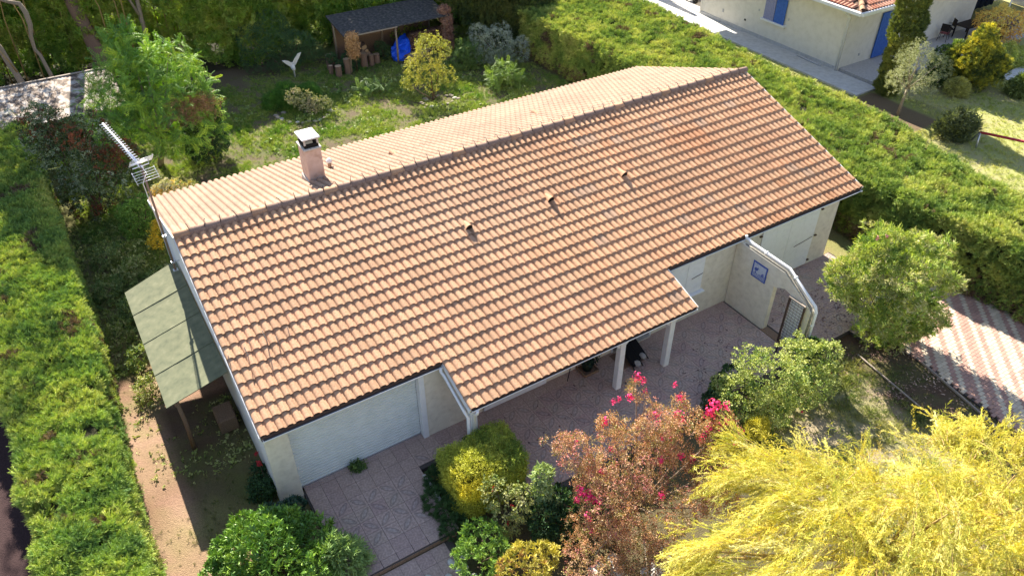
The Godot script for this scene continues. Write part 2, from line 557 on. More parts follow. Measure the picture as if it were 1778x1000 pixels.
# how much grass grows at (x, z), 0 to 1
func grassy(x: float, z: float) -> float:
	var n: float = clump.get_noise_2d(x * 45.0, z * 45.0) + 0.5 * clump.get_noise_2d(x * 160.0, z * 160.0)
	var g := 0.85 + 0.5 * n
	if x < 0.2 and x > -3.4:                                   # the strip along the gable
		g = clampf(0.75 * smooth(-6.0, -10.0, z) + 0.15 + 0.8 * n, 0.0, 1.0)
		if z > -4.0: g = clampf(0.12 + 0.5 * n + (0.28 if x > -1.9 else 0.0), 0.0, 1.0)
	if z < -12.0 and x < 27.0 and x > 0.0: g = clampf(0.72 + 1.0 * n, 0.0, 1.0)
	if x > 11.5 and x < 21.5 and z > 2.0 and z < 18.0:         # the front lawn, dry
		g = clampf(0.6 + 1.1 * n, 0.0, 1.0)
		var along := (z - 3.4) * 0.03 + x
		if along > 16.5 and along < 18.8: g = clampf(g * 0.5 - 0.12, 0.0, 1.0)
	if x < 11.5 and x > 2.9 and z > 1.0: g *= 0.3
	if x > 27.0: g = clampf(0.8 + 0.6 * n, 0.1, 1.0)
	if x < -4.7 and z > -9.0: g = 0.0
	if x > 31.0 and x < 33.6 and z > -8.5 and z < -4.5: g *= 0.15
	if z < -25.0 and x < 9.0: g *= smooth(-28.0, -25.0, z)
	return clampf(g, 0.0, 1.0)

func ground_tone(x: float, z: float) -> Color:
	var g := grassy(x, z)
	var n: float = clump.get_noise_2d(x * 25.0 + 900.0, z * 25.0)
	var earth := col(0.25, 0.145, 0.095).lerp(col(0.38, 0.245, 0.17), clampf(0.5 + n, 0, 1))
	if z < -12.0 and x < 27.0: earth = col(0.13, 0.095, 0.06)
	if z < -28.5 and x < 27.0: earth = col(0.05, 0.045, 0.025)  # earth darkened to stand in for shade behind the see-through bamboo
	if x > 11.5 and x < 21.5 and z > 2.0:
		earth = col(0.37, 0.29, 0.19)
		var along := (z - 3.4) * 0.03 + x
		if along > 16.3 and along < 18.9: earth = col(0.115, 0.073, 0.05)
	if x > 2.9 and x < 11.5 and z > 0.9: earth = col(0.10, 0.07, 0.05)
	if x > 27.0: earth = col(0.42, 0.34, 0.20)
	if x > 30.0 and x < 34.5 and z > -9.0 and z < -4.0: earth = col(0.16, 0.10, 0.07)
	if x < 0.1 and x > -1.95 and z > -5.0: earth = earth * 0.42  # earth darkened along the gable, the house shadow put into its colour
	if x < -4.7 and z > -9.0: earth = col(0.055, 0.035, 0.032)
	var green := col(0.12, 0.18, 0.035).lerp(col(0.25, 0.26, 0.08), clampf(0.5 + 1.4 * n, 0, 1))
	if x > 27.0: green = col(0.34, 0.37, 0.10)
	return earth.lerp(green, g * 0.8)

func ground() -> void:
	var xs := [-400.0, -60.0]
	var zs := [-400.0, -80.0]
	var v := -14.0
	while v < 58.0:
		xs.append(v)
		v += 0.28
	xs.append_array([90.0, 400.0])
	v = -50.0
	while v < 16.0:
		zs.append(v)
		v += 0.28
	zs.append_array([60.0, 400.0])
	var vs := PackedVector3Array()
	var ns := PackedVector3Array()
	var cs := PackedColorArray()
	var ix := PackedInt32Array()
	for z in zs:
		for x in xs:
			var h: float = 0.0 if absf(x) > 59.0 or z < -50.0 else 0.035 * clump.get_noise_2d(x * 70.0, z * 70.0)
			if x > 15.3 and x < 23.5 and z > -1.0: h = minf(h, 0.0) - 0.02
			vs.append(Vector3(x, GRADE + h - 0.01, z))
			ns.append(Vector3.UP)
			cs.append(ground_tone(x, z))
	var w := xs.size()
	for j in zs.size() - 1:
		for i in w - 1:
			var a: int = j * w + i
			ix.append_array(PackedInt32Array([a, a + 1, a + w + 1, a, a + w + 1, a + w]))
	var arr := []
	arr.resize(Mesh.ARRAY_MAX)
	arr[Mesh.ARRAY_VERTEX] = vs
	arr[Mesh.ARRAY_NORMAL] = ns
	arr[Mesh.ARRAY_COLOR] = cs
	arr[Mesh.ARRAY_INDEX] = ix
	var m := ArrayMesh.new()
	m.add_surface_from_arrays(Mesh.PRIMITIVE_TRIANGLES, arr)
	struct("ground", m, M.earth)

func turf(called: String, x0: float, x1: float, z0: float, z1: float, per: float, kinds: Array, cols: Array, size: float, least := 0.25, skip := []) -> void:
	var xs := []
	var cs := []
	for k in kinds:
		xs.append([])
		cs.append([])
	for i in int(per * (x1 - x0) * (z1 - z0)):
		var x := rng.randf_range(x0, x1)
		var z := rng.randf_range(z0, z1)
		var g := grassy(x, z)
		if g < least or rng.randf() > g: continue
		var bad := false
		for s in skip:
			if x > s[0] and x < s[1] and z > s[2] and z < s[3]: bad = true
		if bad: continue
		var j: int = rng.randi() % kinds.size()
		xs[j].append(Transform3D(frame(Vector3.UP + rdir() * 0.3, size * rng.randf_range(0.6, 1.3) * (0.6 + 0.6 * g)), Vector3(x, GRADE - 0.01, z)))
		cs[j].append(hue(cols, Vector3(x, 0, z), 40.0))
	var root := Node3D.new()
	root.name = numbered(called)
	root.set_meta("kind", "stuff")
	add_child(root)
	for j in kinds.size():
		if xs[j].size():
			many("blades", root, kinds[j], M.leaf, xs[j], cs[j]).set_meta("kind", "stuff")

# ---------------------------------------------------------------- patios and drives
func petal_texture(plain_tile: bool) -> ImageTexture:
	var im := Image.create(96, 96, false, Image.FORMAT_RGB8)
	var n := FastNoiseLite.new()
	n.seed = 3 if plain_tile else 8
	n.frequency = 0.05
	n.fractal_octaves = 4
	for y in 96:
		for x in 96:
			var u := (x + 0.5) / 96.0
			var v := (y + 0.5) / 96.0
			var k := 1.0 + 0.40 * n.get_noise_2d(x, y) + 0.16 * n.get_noise_2d(x * 9.0, y * 9.0)
			var c := col(0.42, 0.308, 0.26) * k
			if not plain_tile:
				# a leaf shape along the diagonal, drawn as a grey double outline, from two arcs
				var a := Vector2(u, v).distance_to(Vector2(1, 0))
				var b := Vector2(u, v).distance_to(Vector2(0, 1))
				var e := minf(0.93 - a, 0.93 - b)
				var ring: float = clampf(1.0 - absf(e - 0.07) / 0.07, 0.0, 1.0)
				c = c.lerp(col(0.24, 0.185, 0.165) * k, 0.75 * sqrt(ring))
				if e > 0.13: c = c.lerp(col(0.38, 0.31, 0.275) * k, 0.75)
				var diag: float = clampf(1.0 - absf(u - v) / 0.02, 0.0, 1.0)
				if e > 0.14: c = c.lerp(col(0.26, 0.23, 0.23) * k, 0.5 * diag)
			im.set_pixel(x, y, c.linear_to_srgb())
	return ImageTexture.create_from_image(im)

func tile_mats() -> Array:
	var out := []
	for k in 8:
		var m := StandardMaterial3D.new()
		m.resource_name = "patio_tile_%d" % k
		if k == 0:
			M["petal_tex"] = petal_texture(false)
			M["speck_tex"] = petal_texture(true)
		m.albedo_texture = M.petal_tex if k < 5 else M.speck_tex
		var t: float = [1.0, 0.97, 0.985, 0.955, 0.975, 0.97, 0.94, 0.955][k]
		m.albedo_color = Color(t, t * [1.0, 0.99, 1.0, 0.98, 1.01, 1.0, 0.99, 1.0][k], t)
		m.roughness = 0.75
		m.metallic_specular = 0.3
		m.cull_mode = BaseMaterial3D.CULL_DISABLED
		out.append(m)
	return out

func pavings() -> void:
	# patio in front of the house: a slab with 40 cm tiles
	var slab := B.new()
	slab.box(Vector3(2.03, -0.20, 1.36), Vector3(2.80, 0.36, 3.1))
	slab.box(Vector3(9.45, -0.20, 0.3), Vector3(12.04, 0.36, 0.98))
	slab.box(Vector3(10.45, -0.20, 2.05), Vector3(10.06, 0.36, 2.5))
	var patio := struct("patio", slab.done(), M.joint)
	var mats := tile_mats()
	var tm := B.new()
	tm.st.set_uv(Vector2(0.02, 0.02))
	tm.box(Vector3(0, -0.008, 0), Vector3(0.394, 0.015, 0.394))
	tm.quv(Vector3(-0.196, 0.003, -0.196), Vector3(0.196, 0.003, -0.196), Vector3(0.196, 0.003, 0.196), Vector3(-0.196, 0.003, 0.196))
	var tile := tm.done()
	var half := B.new()
	half.st.set_uv(Vector2(0.02, 0.02))
	half.box(Vector3(0, -0.008, 0), Vector3(0.388, 0.015, 0.198))
	half.quv(Vector3(-0.192, 0.003, -0.097), Vector3(0.192, 0.003, -0.097), Vector3(0.192, 0.003, 0.097), Vector3(-0.192, 0.003, 0.097))
	var half_tile := half.done()
	for i in range(0, 37):
		for j in range(-1, 8):
			var x := 0.88 + 0.4 * i - 0.0
			var z := 0.08 + 0.4 * j
			if x < 3.4 and z > 3.0: continue
			if x > 3.4 and x < 5.5 and z > 0.85: continue
			if x > 15.2: continue
			var figured := (z > 0.85 and z < 2.3) if x < 3.4 else (z > 0.4 and z < 2.9)
			if x < 3.4 and (x > 2.9): figured = false
			var k: int = rng.randi_range(0, 4) if figured else rng.randi_range(5, 7)
			var quarter := posmod(i, 2) * 1 + posmod(j, 2) * 2
			var turn: float = [0.0, -PI / 2, PI / 2, PI][quarter]
			var last := x < 3.4 and z > 2.5
			var o := put("tile", half_tile if last else tile, mats[k], patio, Transform3D(Basis(Vector3.UP, 0.0 if last else turn) * Basis(Vector3(1, 0, 0.4).normalized(), rng.randf_range(-0.004, 0.004)), Vector3(x, rng.randf_range(-0.002, 0.002), z - (0.1 if last else 0.0))))
			o.position.y += 0.0
	# the riser tiles along the front step, and the lower paved strip
	for i in 8:
		put("riser_tile", box_mesh(Vector3.ZERO, Vector3(0.345, 0.15, 0.012), 0.004), M.raw_timber, patio, Transform3D(Basis(), Vector3(0.80 + 0.35 * i, -0.095, 2.916)))
	var low := struct("lower_paving", box_mesh(Vector3(1.9, -0.17, 3.55), Vector3(2.6, 0.06, 1.2)), M.joint)
	for i in 6:
		for j in 3:
			put("tile", tile, mats[5 + (i + j) % 3], low, Transform3D(Basis(), Vector3(0.82 + 0.4 * i, -0.134, 3.15 + 0.4 * j)))
	# paving beyond the partition wall, plain pinkish tiles, up to the drive
	var side_slab := B.new()
	side_slab.box(Vector3(16.5, -0.16, 1.47), Vector3(2.06, 0.28, 3.22))
	side_slab.box(Vector3(18.95, -0.16, 1.88), Vector3(2.8, 0.28, 4.04))
	var side := struct("side_paving", side_slab.done(), M.joint)
	for i in 12:
		for j in 10:
			var x := 15.68 + 0.4 * i
			var z := 0.08 + 0.4 * j
			if z > 3.1 and x < 17.6: continue
			put("tile", tile, mats[rng.randi_range(1, 4) if (i + j) % 3 else 6], side, Transform3D(Basis(Vector3.UP, [0.0, -PI / 2, PI / 2, PI][(i % 2) + 2 * (j % 2)]), Vector3(x, -0.012, z)))
	# the drive: interlocking pavers in bands of pink and cream
	var dslab := B.new()
	dslab.prism(PackedVector2Array([Vector2(18.40, 3.0), Vector2(22.85, 3.0), Vector2(22.85, 16.4), Vector2(17.50, 16.4)]), 0.12, Transform3D(Basis(Vector3.RIGHT, Vector3(0, 0, 1), Vector3(0, 1, 0)), Vector3(0, -0.25, 0)))
	var drive := struct("driveway", dslab.done(), M.joint)
	var pm := box_mesh(Vector3.ZERO, Vector3(0.215, 0.05, 0.108), 0.006)
	var xs := []
	var cs := []
	for i in 23:
		for j in 118:
			var z := 3.1 + 0.112 * j
			var x := 17.9 + 0.22 * i + 0.055 * (j % 2) * 2.0
			if x < 18.25 + 0.02 * (z - 3.0) - 0.09 * (z - 5.0) or x > 22.8: continue
			var band: int = int(floor((x + z) / 0.305))
			xs.append(Transform3D(Basis(Vector3(1, 0, 0.3).normalized(), rng.randf_range(-0.012, 0.012)), Vector3(x, -0.108 + rng.randf_range(-0.003, 0.003), z)))
			var k := rng.randf_range(0.85, 1.1)
			cs.append((col(0.66, 0.54, 0.40) if posmod(band, 2) else col(0.47, 0.285, 0.225)) * k)
	many("paver", drive, pm, M.paver_tinted, xs, cs).set_meta("kind", "stuff")
	# the kerbs and edging boards of the bed beside the drive
	for e in [[16.9, 3.9, 16.5, 7.2, 0.05], [18.35, 4.75, 17.75, 7.9, 0.07], [16.35, 3.55, 15.75, 3.95, 0.06]]:
		var a := Vector3(e[0], GRADE + 0.03, e[1])
		var b := Vector3(e[2], GRADE + 0.03, e[3])
		var bb := B.new()
		bb.bevel((a + b) * 0.5, Vector3(0.05, e[4], a.distance_to(b)), 0.008, Basis.looking_at(b - a, Vector3.UP))
		tag(put("edging_board", bb.done(), M.weathered_board), ["grey edging strip between the mulch bed and the dry lawn", "long pale edging strip between the mulch bed and the paved drive", "short pale edging piece beside the green flowering bush"][[0.05, 0.07, 0.06].find(e[4])], "edging", "edgings of the mulch bed")
	# planter kerb at the corner of the patio
	tag(put("planter_kerb", box_mesh(Vector3(3.46, -0.02, 1.5), Vector3(0.09, 0.12, 1.0), 0.01), M.cement), "narrow cement kerb at the corner of the planted bed in the patio", "kerb")
	# the neighbour's paving
	struct("neighbour_path", box_mesh(Vector3(33.15, -0.15, -22.0), Vector3(1.66, 0.16, 27.0)), M.concrete)
	struct("neighbour_terrace", box_mesh(Vector3(41.9, -0.08, -9.9), Vector3(15.6, 0.26, 2.45)), M.terrace_stone)
	struct("garden_walk", box_mesh(Vector3(41.8, -0.13, -5.5), Vector3(2.4, 0.06, 1.5)), M.concrete)

# ---------------------------------------------------------------- the house
func tile_mesh(waves: int) -> ArrayMesh:
	var w := 0.21305
	var tl := 0.405
	var ts := [0.0, 0.05, 0.14, 0.26, 0.38, 0.50, 0.62, 0.71, 0.76, 0.88]
	var px := []
	for k in waves:
		for t in ts:
			var h: float = 0.067 * sqrt(maxf(0.0, 1.0 - pow((t - 0.38) / 0.38, 2.0))) if t < 0.76 else -0.004
			px.append(Vector2((k + t) * w, h))
	px.append(Vector2(waves * w, 0.0))
	var b := B.new(true)
	b.st.set_color(Color.WHITE)
	for i in px.size() - 1:
		var p: Vector2 = px[i]
		var q: Vector2 = px[i + 1]
		b.quad(Vector3(p.x, p.y, 0), Vector3(q.x, q.y, 0), Vector3(q.x, q.y + 0.042, tl), Vector3(p.x, p.y + 0.042, tl))
	b.sm(false)
	b.st.set_color(Color(0.30, 0.25, 0.24))  # end faces coloured darker to paint in the shadow line under each course
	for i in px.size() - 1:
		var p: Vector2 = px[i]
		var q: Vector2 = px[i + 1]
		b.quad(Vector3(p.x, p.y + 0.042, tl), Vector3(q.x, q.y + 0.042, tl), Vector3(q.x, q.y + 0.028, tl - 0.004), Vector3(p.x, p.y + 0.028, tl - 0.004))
	return b.done()

func slope(front: bool) -> Basis:
	var th := atan2(RIDGE - EAVE, DEEP)
	if front:
		return Basis(Vector3.RIGHT, Vector3(0, cos(th), sin(th)), Vector3(0, -sin(th), cos(th)))
	return Basis(Vector3.LEFT, Vector3(0, cos(th), -sin(th)), Vector3(0, -sin(th), -cos(th)))

func house() -> void:
	var t := thing("house", "long single storey cream house with a clay tiled gable roof", "house")
	# roof boarding under the tiles: main roof and porch roof
	var s := (RIDGE - EAVE) / DEEP
	var deck := B.new()
	deck.prism(PackedVector2Array([Vector2(0.0, EAVE - 0.03), Vector2(-DEEP, RIDGE - 0.03), Vector2(-2 * DEEP, EAVE - 0.03), Vector2(-2 * DEEP, EAVE - 0.15), Vector2(-DEEP, RIDGE - 0.16), Vector2(0.0, EAVE - 0.15)]), LONG - 0.04, Transform3D(Basis(Vector3(0, 0, 1), Vector3.UP, Vector3.RIGHT), Vector3(0.02, 0, 0)))
	deck.prism(PackedVector2Array([Vector2(1.38, EAVE - 0.034 - s * 1.38), Vector2(-0.01, EAVE - 0.034), Vector2(-0.01, EAVE - 0.145), Vector2(1.38, EAVE - 0.145 - s * 1.38)]), 7.46, Transform3D(Basis(Vector3(0, 0, 1), Vector3.UP, Vector3.RIGHT), Vector3(4.71, 0, 0)))
	var roof := put("roof", deck.done(), M.roof_deck, t)
	# tiles
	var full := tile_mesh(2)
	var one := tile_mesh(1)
	var eye := Vector3(-1.2, 16.1, 12.8)
	var spots := []
	var W := LONG / 49.0
	var step := 0.372
	var fb := slope(true)
	for r in 21:
		for c in 49:
			if r >= 17 and (c < 11 or c > 28): continue
			var o := Vector3(c * W, RIDGE, -DEEP) + fb.z * (r * step - 0.015)
			spots.append([o.distance_to(eye), Transform3D(fb, o), full if not (r >= 17 and c == 28) else one, r, c])
	spots.sort_custom(func(a, b): return a[0] < b[0])
	var xs := []
	var cs := []
	for i in spots.size():
		var sp = spots[i]
		var xf: Transform3D = sp[1]
		xf = Transform3D(xf.basis * Basis(Vector3.UP, rng.randf_range(-0.008, 0.008)) * Basis(Vector3.RIGHT, rng.randf_range(-0.006, 0.006)), xf.origin + Vector3(0, rng.randf_range(-0.003, 0.003), 0))
		if i < 300 or sp[2] == one:
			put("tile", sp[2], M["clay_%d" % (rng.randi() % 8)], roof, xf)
		else:
			xs.append(xf)
			cs.append(clay(xf.origin))
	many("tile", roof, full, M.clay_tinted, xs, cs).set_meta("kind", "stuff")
	xs = []
	cs = []
	var bb := slope(false)
	for r in 17:
		for c in 49:
			var o := Vector3(LONG - c * W, RIDGE, -DEEP) + bb.z * (r * step - 0.015)
			xs.append(Transform3D(bb * Basis(Vector3.UP, rng.randf_range(-0.008, 0.008)), o))
			cs.append(clay(o) * rng.randf_range(0.98, 1.06))
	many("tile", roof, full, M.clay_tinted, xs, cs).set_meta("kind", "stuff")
	# ridge tiles with their metal clips
	var rt := B.new(true)
	for i in 8:
		var a0 := PI * (i / 8.0) - 0.12
		var a1 := PI * ((i + 1) / 8.0) - 0.12
		var r0 := 0.135
		var r1 := 0.115
		rt.quad(Vector3(0, sin(a0) * r0, cos(a0) * r0), Vector3(0, sin(a1) * r0, cos(a1) * r0), Vector3(0.46, sin(a1) * r1, cos(a1) * r1), Vector3(0.46, sin(a0) * r1, cos(a0) * r1))
		rt.quad(Vector3(0, sin(a0) * r0, cos(a0) * r0), Vector3(0, sin(a0) * 0.11, cos(a0) * 0.11), Vector3(0, sin(a1) * 0.11, cos(a1) * 0.11), Vector3(0, sin(a1) * r0, cos(a1) * r0))
	var ridge := rt.done()
	var clip := tube_mesh([Vector3(0, 0.10, 0.09), Vector3(0, 0.15, 0.02), Vector3(0, 0.165, -0.03), Vector3(0, 0.21, -0.06), Vector3(0, 0.225, -0.12), Vector3(0, 0.18, -0.16)], [0.009], 5)
	var n := 50
	var rw := LONG / n
	for i in n:
		put("ridge_tile", ridge, M.ridge_clay if i % 5 else M["clay_%d" % (i % 8)], roof, Transform3D(Basis(Vector3.RIGHT, rng.randf_range(-0.05, 0.05)), Vector3(i * rw, RIDGE + 0.035 + rng.randf_range(-0.005, 0.005), -DEEP)))
		if i > 0:
			put("ridge_clip", clip, M.dark_iron, roof, Transform3D(Basis(Vector3.UP, rng.randf_range(-0.5, 0.5)), Vector3(i * rw, RIDGE + 0.03, -DEEP)))
	var mortar := B.new()
	for g in [1.0, -1.0]:
		mortar.box(Vector3(LONG / 2, RIDGE + 0.005, -DEEP + 0.10 * g), Vector3(LONG - 0.1, 0.10, 0.05))
	put("mortar_bed", mortar.done(), M.ridge_clay, roof)
	# ventilation tiles: small raised hoods
	var hood := B.new(true)
	for i in 6:
		var a0 := PI * i / 6.0
		var a1 := PI * (i + 1) / 6.0
		hood.quad(Vector3(cos(a0) * 0.05, sin(a0) * 0.03, -0.22), Vector3(cos(a1) * 0.05, sin(a1) * 0.03, -0.22), Vector3(cos(a1) * 0.125, sin(a1) * 0.165, 0.10), Vector3(cos(a0) * 0.125, sin(a0) * 0.165, 0.10))
	var hm := hood.done()
	var mouth := B.new()
	for i in 5:
		mouth.tri(Vector3(0, 0, 0.102), Vector3(cos(PI * i / 5.0) * 0.112, sin(PI * i / 5.0) * 0.150, 0.102), Vector3(cos(PI * (i + 1) / 5.0) * 0.112, sin(PI * (i + 1) / 5.0) * 0.150, 0.102))
	var mm := mouth.done()
	for x in [7.40, 10.24, 13.06]:
		var vx := Transform3D(fb * Basis().scaled(Vector3(0.95, 1.2, 1.0)), Vector3(x, 3.75, -3.44) + fb.y * 0.06)
		put("roof_vent", hm, M.clay_5, roof, vx)
		put("vent_mouth", mm, M.soot_hollow_black, roof, vx)  # black face painted in for the dark inside the hood
	for q in [[7.39, 3.80, -8.39], [13.04, 3.79, -8.43]]:
		put("roof_vent", hm, M.clay_6, roof, Transform3D(bb, Vector3(q[0], q[1], q[2]) + bb.y * 0.05))
	# vent pipe with a white cowl behind the ridge
	var vp := put("vent_pipe", tube_mesh([Vector3(5.38, 3.5, -9.0), Vector3(5.38, 3.84, -9.0)], [0.07, 0.06], 10), M.clay_2, roof)
	vp.set_meta("label", "short clay vent pipe with a white cowl")
	var cowl := B.new(true)
	cowl.tube([Vector3(5.38, 3.86, -9.0), Vector3(5.38, 3.93, -9.0), Vector3(5.38, 3.99, -9.0)], [0.10, 0.09, 0.04], 12)
	put("cowl", cowl.done(), M.white_paint, roof)
	# chimney
	var ch := put("chimney", box_mesh(Vector3(4.60, 4.28, -8.18), Vector3(0.50, 1.54, 0.66), 0.012), M.chimney_render, t)
	put("flashing", box_mesh(Vector3(4.60, 3.86, -8.16), Vector3(0.60, 0.34, 0.80), 0.03), M.cement, ch)
	put("cap_slab", box_mesh(Vector3(4.60, 5.085, -8.18), Vector3(0.57, 0.06, 0.73), 0.015), M.cement, ch)
	var fl := B.new()
	for q in [[0, 0.27, 0.44, 0.05], [0, -0.27, 0.44, 0.05]]:
		fl.box(Vector3(4.60 + q[0], 5.17, -8.18 + q[1]), Vector3(q[2], 0.10, q[3]))
	for g in [0.2, -0.2]:
		fl.box(Vector3(4.60 + g, 5.17, -8.18), Vector3(0.05, 0.10, 0.49))
	put("flue", fl.done(), M.soot_hollow_black, ch)
	put("flue_inside", box_mesh(Vector3(4.60, 5.128, -8.18), Vector3(0.36, 0.01, 0.5)), M.soot_hollow_black, ch)
	for a in [-0.2, 0.2]:
		for b2 in [-0.27, 0.27]:
			put("cap_leg", box_mesh(Vector3(4.60 + a, 5.30, -8.18 + b2), Vector3(0.05, 0.18, 0.05)), M.cement, ch)
	put("cap_plate", box_mesh(Vector3(4.60, 5.42, -8.18), Vector3(0.56, 0.05, 0.70), 0.012), M.white_wall, ch)
	# gable walls
	var gp := PackedVector2Array([Vector2(-0.10, GRADE - 0.2), Vector2(-0.10, EAVE - 0.12), Vector2(-DEEP, RIDGE - 0.16), Vector2(-11.8, EAVE - 0.12), Vector2(-11.8, GRADE - 0.2)])
	var gx := Basis(Vector3(0, 0, 1), Vector3.UP, Vector3.RIGHT)
	var ga := B.new()
	ga.prism(gp, 0.25, Transform3D(gx, Vector3(0.05, 0, 0)))
	put("gable_wall", ga.done(), M.white_wall, t)
	var gb := B.new()
	gb.prism(gp, 0.25, Transform3D(gx, Vector3(19.73, 0, 0)))
	put("gable_wall", gb.done(), M.render_wall, t)
	put("back_wall", box_mesh(Vector3(10.0, 1.1, -11.68), Vector3(19.4, 2.8, 0.24)), M.render_wall, t)
	# verge boards along both gables
	for x in [-0.005, LONG + 0.005]:
		for front in [true, false]:
			var f := slope(front)
			var vb := B.new()
			vb.box(Vector3(x, RIDGE - 0.075, -DEEP) + f.z * 3.16, Vector3(0.03, 0.16, 6.32), f)
			put("verge_board", vb.done(), M.white_paint, t)
	# front: garage pier, roller door, white frame, walls
	put("pier", box_mesh(Vector3(0.335, 1.12, -0.2), Vector3(0.57, 2.7, 0.24), 0.01), M.render_wall, t)
	var gd := B.new()
	var y := 0.0
	while y < 2.40:
		gd.quad(Vector3(0.62, y + 0.10, -0.325), Vector3(4.03, y + 0.10, -0.325), Vector3(4.03, y + 0.085, -0.296), Vector3(0.62, y + 0.085, -0.296))
		gd.quad(Vector3(0.62, y + 0.085, -0.296), Vector3(4.03, y + 0.085, -0.296), Vector3(4.03, y + 0.02, -0.296), Vector3(0.62, y + 0.02, -0.296))
		gd.quad(Vector3(0.62, y + 0.02, -0.296), Vector3(4.03, y + 0.02, -0.296), Vector3(4.03, y, -0.325), Vector3(0.62, y, -0.325))
		y += 0.10
	gd.box(Vector3(2.32, 1.2, -0.34), Vector3(3.42, 2.4, 0.03))
	var door := put("garage_door", gd.done(), M.shutter_slats, t)
	door.set_meta("label", "white ribbed roller door of the garage")
	put("bottom_bar", box_mesh(Vector3(2.32, 0.03, -0.29), Vector3(3.40, 0.06, 0.03)), M.galvanised, door)
	put("door_frame", box_mesh(Vector3(4.11, 1.2, -0.19), Vector3(0.155, 2.42, 0.22), 0.01), M.white_paint, t)
	put("lintel", box_mesh(Vector3(2.36, 2.44, -0.2), Vector3(3.5, 0.10, 0.2)), M.white_paint, t)
	for q in [[4.19, 8.9, -0.15, 2.55], [8.9, 10.42, -0.15, 2.55], [11.95, 19.73, -0.15, 2.55], [10.42, 11.95, 2.15, 2.55]]:
		put("front_wall", box_mesh(Vector3((q[0] + q[1]) / 2, (q[2] + q[3]) / 2, -0.22), Vector3(q[1] - q[0] - 0.002, q[3] - q[2], 0.24)), M.render_wall, t)
	# patio door, dark inside
	var pd := put("patio_door", box_mesh(Vector3(11.185, 1.05, -0.27), Vector3(1.5, 2.2, 0.03)), M.dark_glass, t)
	put("jamb", box_mesh(Vector3(10.44, 1.07, -0.10), Vector3(0.07, 2.14, 0.06)), M.white_paint, pd)
	put("jamb", box_mesh(Vector3(11.93, 1.07, -0.10), Vector3(0.07, 2.14, 0.06)), M.white_paint, pd)
	put("threshold", box_mesh(Vector3(11.185, 0.03, -0.08), Vector3(1.42, 0.07, 0.16)), M.cement, pd)
	put("middle_stile", box_mesh(Vector3(11.18, 1.07, -0.23), Vector3(0.08, 2.1, 0.05)), M.white_paint, pd)
	# closed shutters: under the porch, at the window, and the pair on the right wing
	leaf_pair(t, 5.90, 8.0, 0.02, 2.15, -0.07, true)
	leaf_pair(t, 12.45, 13.82, 1.08, 2.40, -0.07, false)
	leaf_pair(t, 16.30, 18.98, 0.06, 2.42, -0.07, false)
	put("window_sill", box_mesh(Vector3(13.13, 1.03, -0.03), Vector3(1.6, 0.06, 0.16), 0.01), M.white_paint, t)
	for q in [[19.08, 2.28], [19.10, 1.22], [19.05, 0.2], [16.22, 2.2]]:
		put("shutter_catch", box_mesh(Vector3(q[0], q[1], -0.06), Vector3(0.10, 0.035, 0.06)), M.rust_iron, t)
	# gutters: a white trough with a dark inside
	gutter(t, 0.05, 4.66, 0.035, 2.52)
	gutter(t, 12.22, 20.80, 0.035, 2.52)
	gutter(t, 4.75, 12.15, 1.385, EAVE - s * 1.395 - 0.075)
	# porch: beam, posts with braces, barge boards, downpipe
	put("porch_beam", box_mesh(Vector3(8.42, 2.02, 1.16), Vector3(7.3, 0.16, 0.13)), M.white_paint, t)
	for x in [4.88, 9.65, 11.46]:
		var ps := put("porch_post", box_mesh(Vector3(x, 0.97, 1.16), Vector3(0.19, 1.94, 0.19), 0.012), M.white_paint, t)
		for g in [-1.0, 1.0]:
			if x < 5.0 and g < 0: continue
			var br := B.new()
			br.prism(PackedVector2Array([Vector2(0.095, 1.62), Vector2(0.095, 1.78), Vector2(0.27, 1.93), Vector2(0.42, 1.93)]), 0.09, Transform3D(Basis(Vector3(g, 0, 0), Vector3.UP, Vector3(0, 0, 1)), Vector3(x, 0, 1.115)))
			put("brace", br.done(), M.white_paint, ps)
	for x in [4.70, 12.17]:
		var bb2 := B.new()
		bb2.box(Vector3(x, EAVE - 0.09, 0) + fb.z * 0.74, Vector3(0.03, 0.17, 1.46), fb)
		put("barge_board", bb2.done(), M.white_paint, t)
	put("downpipe", tube_mesh([Vector3(4.60, 2.50, 0.08), Vector3(4.60, 2.38, 0.08), Vector3(4.64, 2.28, 0.16), Vector3(4.66, 1.86, 1.18), Vector3(4.70, 1.72, 1.27), Vector3(4.70, -0.1, 1.27)], [0.045], 8), M.white_paint, t)
	put("downpipe", tube_mesh([Vector3(4.86, 2.06, 1.47), Vector3(4.86, 1.93, 1.45), Vector3(4.86, 1.82, 1.32), Vector3(4.86, 0.05, 1.31)], [0.045], 8), M.white_paint, t)
	put("wall_light", box_mesh(Vector3(-0.02, 2.15, -4.6), Vector3(0.10, 0.08, 0.16), 0.01), M.white_paint, t)

func clay(p: Vector3) -> Color:
	var n: float = clump.get_noise_3dv(p * 26.0)
	var k: float = rng.randf_range(0.90, 1.07) * (1.0 + 0.16 * n)
	var c := col(0.585, 0.365, 0.225).lerp(col(0.60, 0.34, 0.20), clampf(rng.randfn(0.3, 0.3), 0, 1))
	if rng.randf() < 0.03: c = col(0.54, 0.30, 0.17)
	if rng.randf() < 0.03: c = col(0.48, 0.33, 0.23)
	var d := Vector2(p.x - 16.2, p.z + 4.1).length()
	c = c.lerp(col(0.58, 0.245, 0.11), 0.4 * smoothstep(1.1, 0.3, d))
	if p.z < -6.05: c = c.lerp(col(0.50, 0.36, 0.275), 0.85) * 0.76  # back slope duller, and darkened to offset the strong sun on it
	var grey: float = smoothstep(0.0, 0.5, clump.get_noise_3dv(p * 11.0 + Vector3(40, 0, 9)))
	c = c.lerp(col(0.52, 0.35, 0.24), 0.6 * grey)
	return c * k * Color(0.91, 0.87, 0.83)

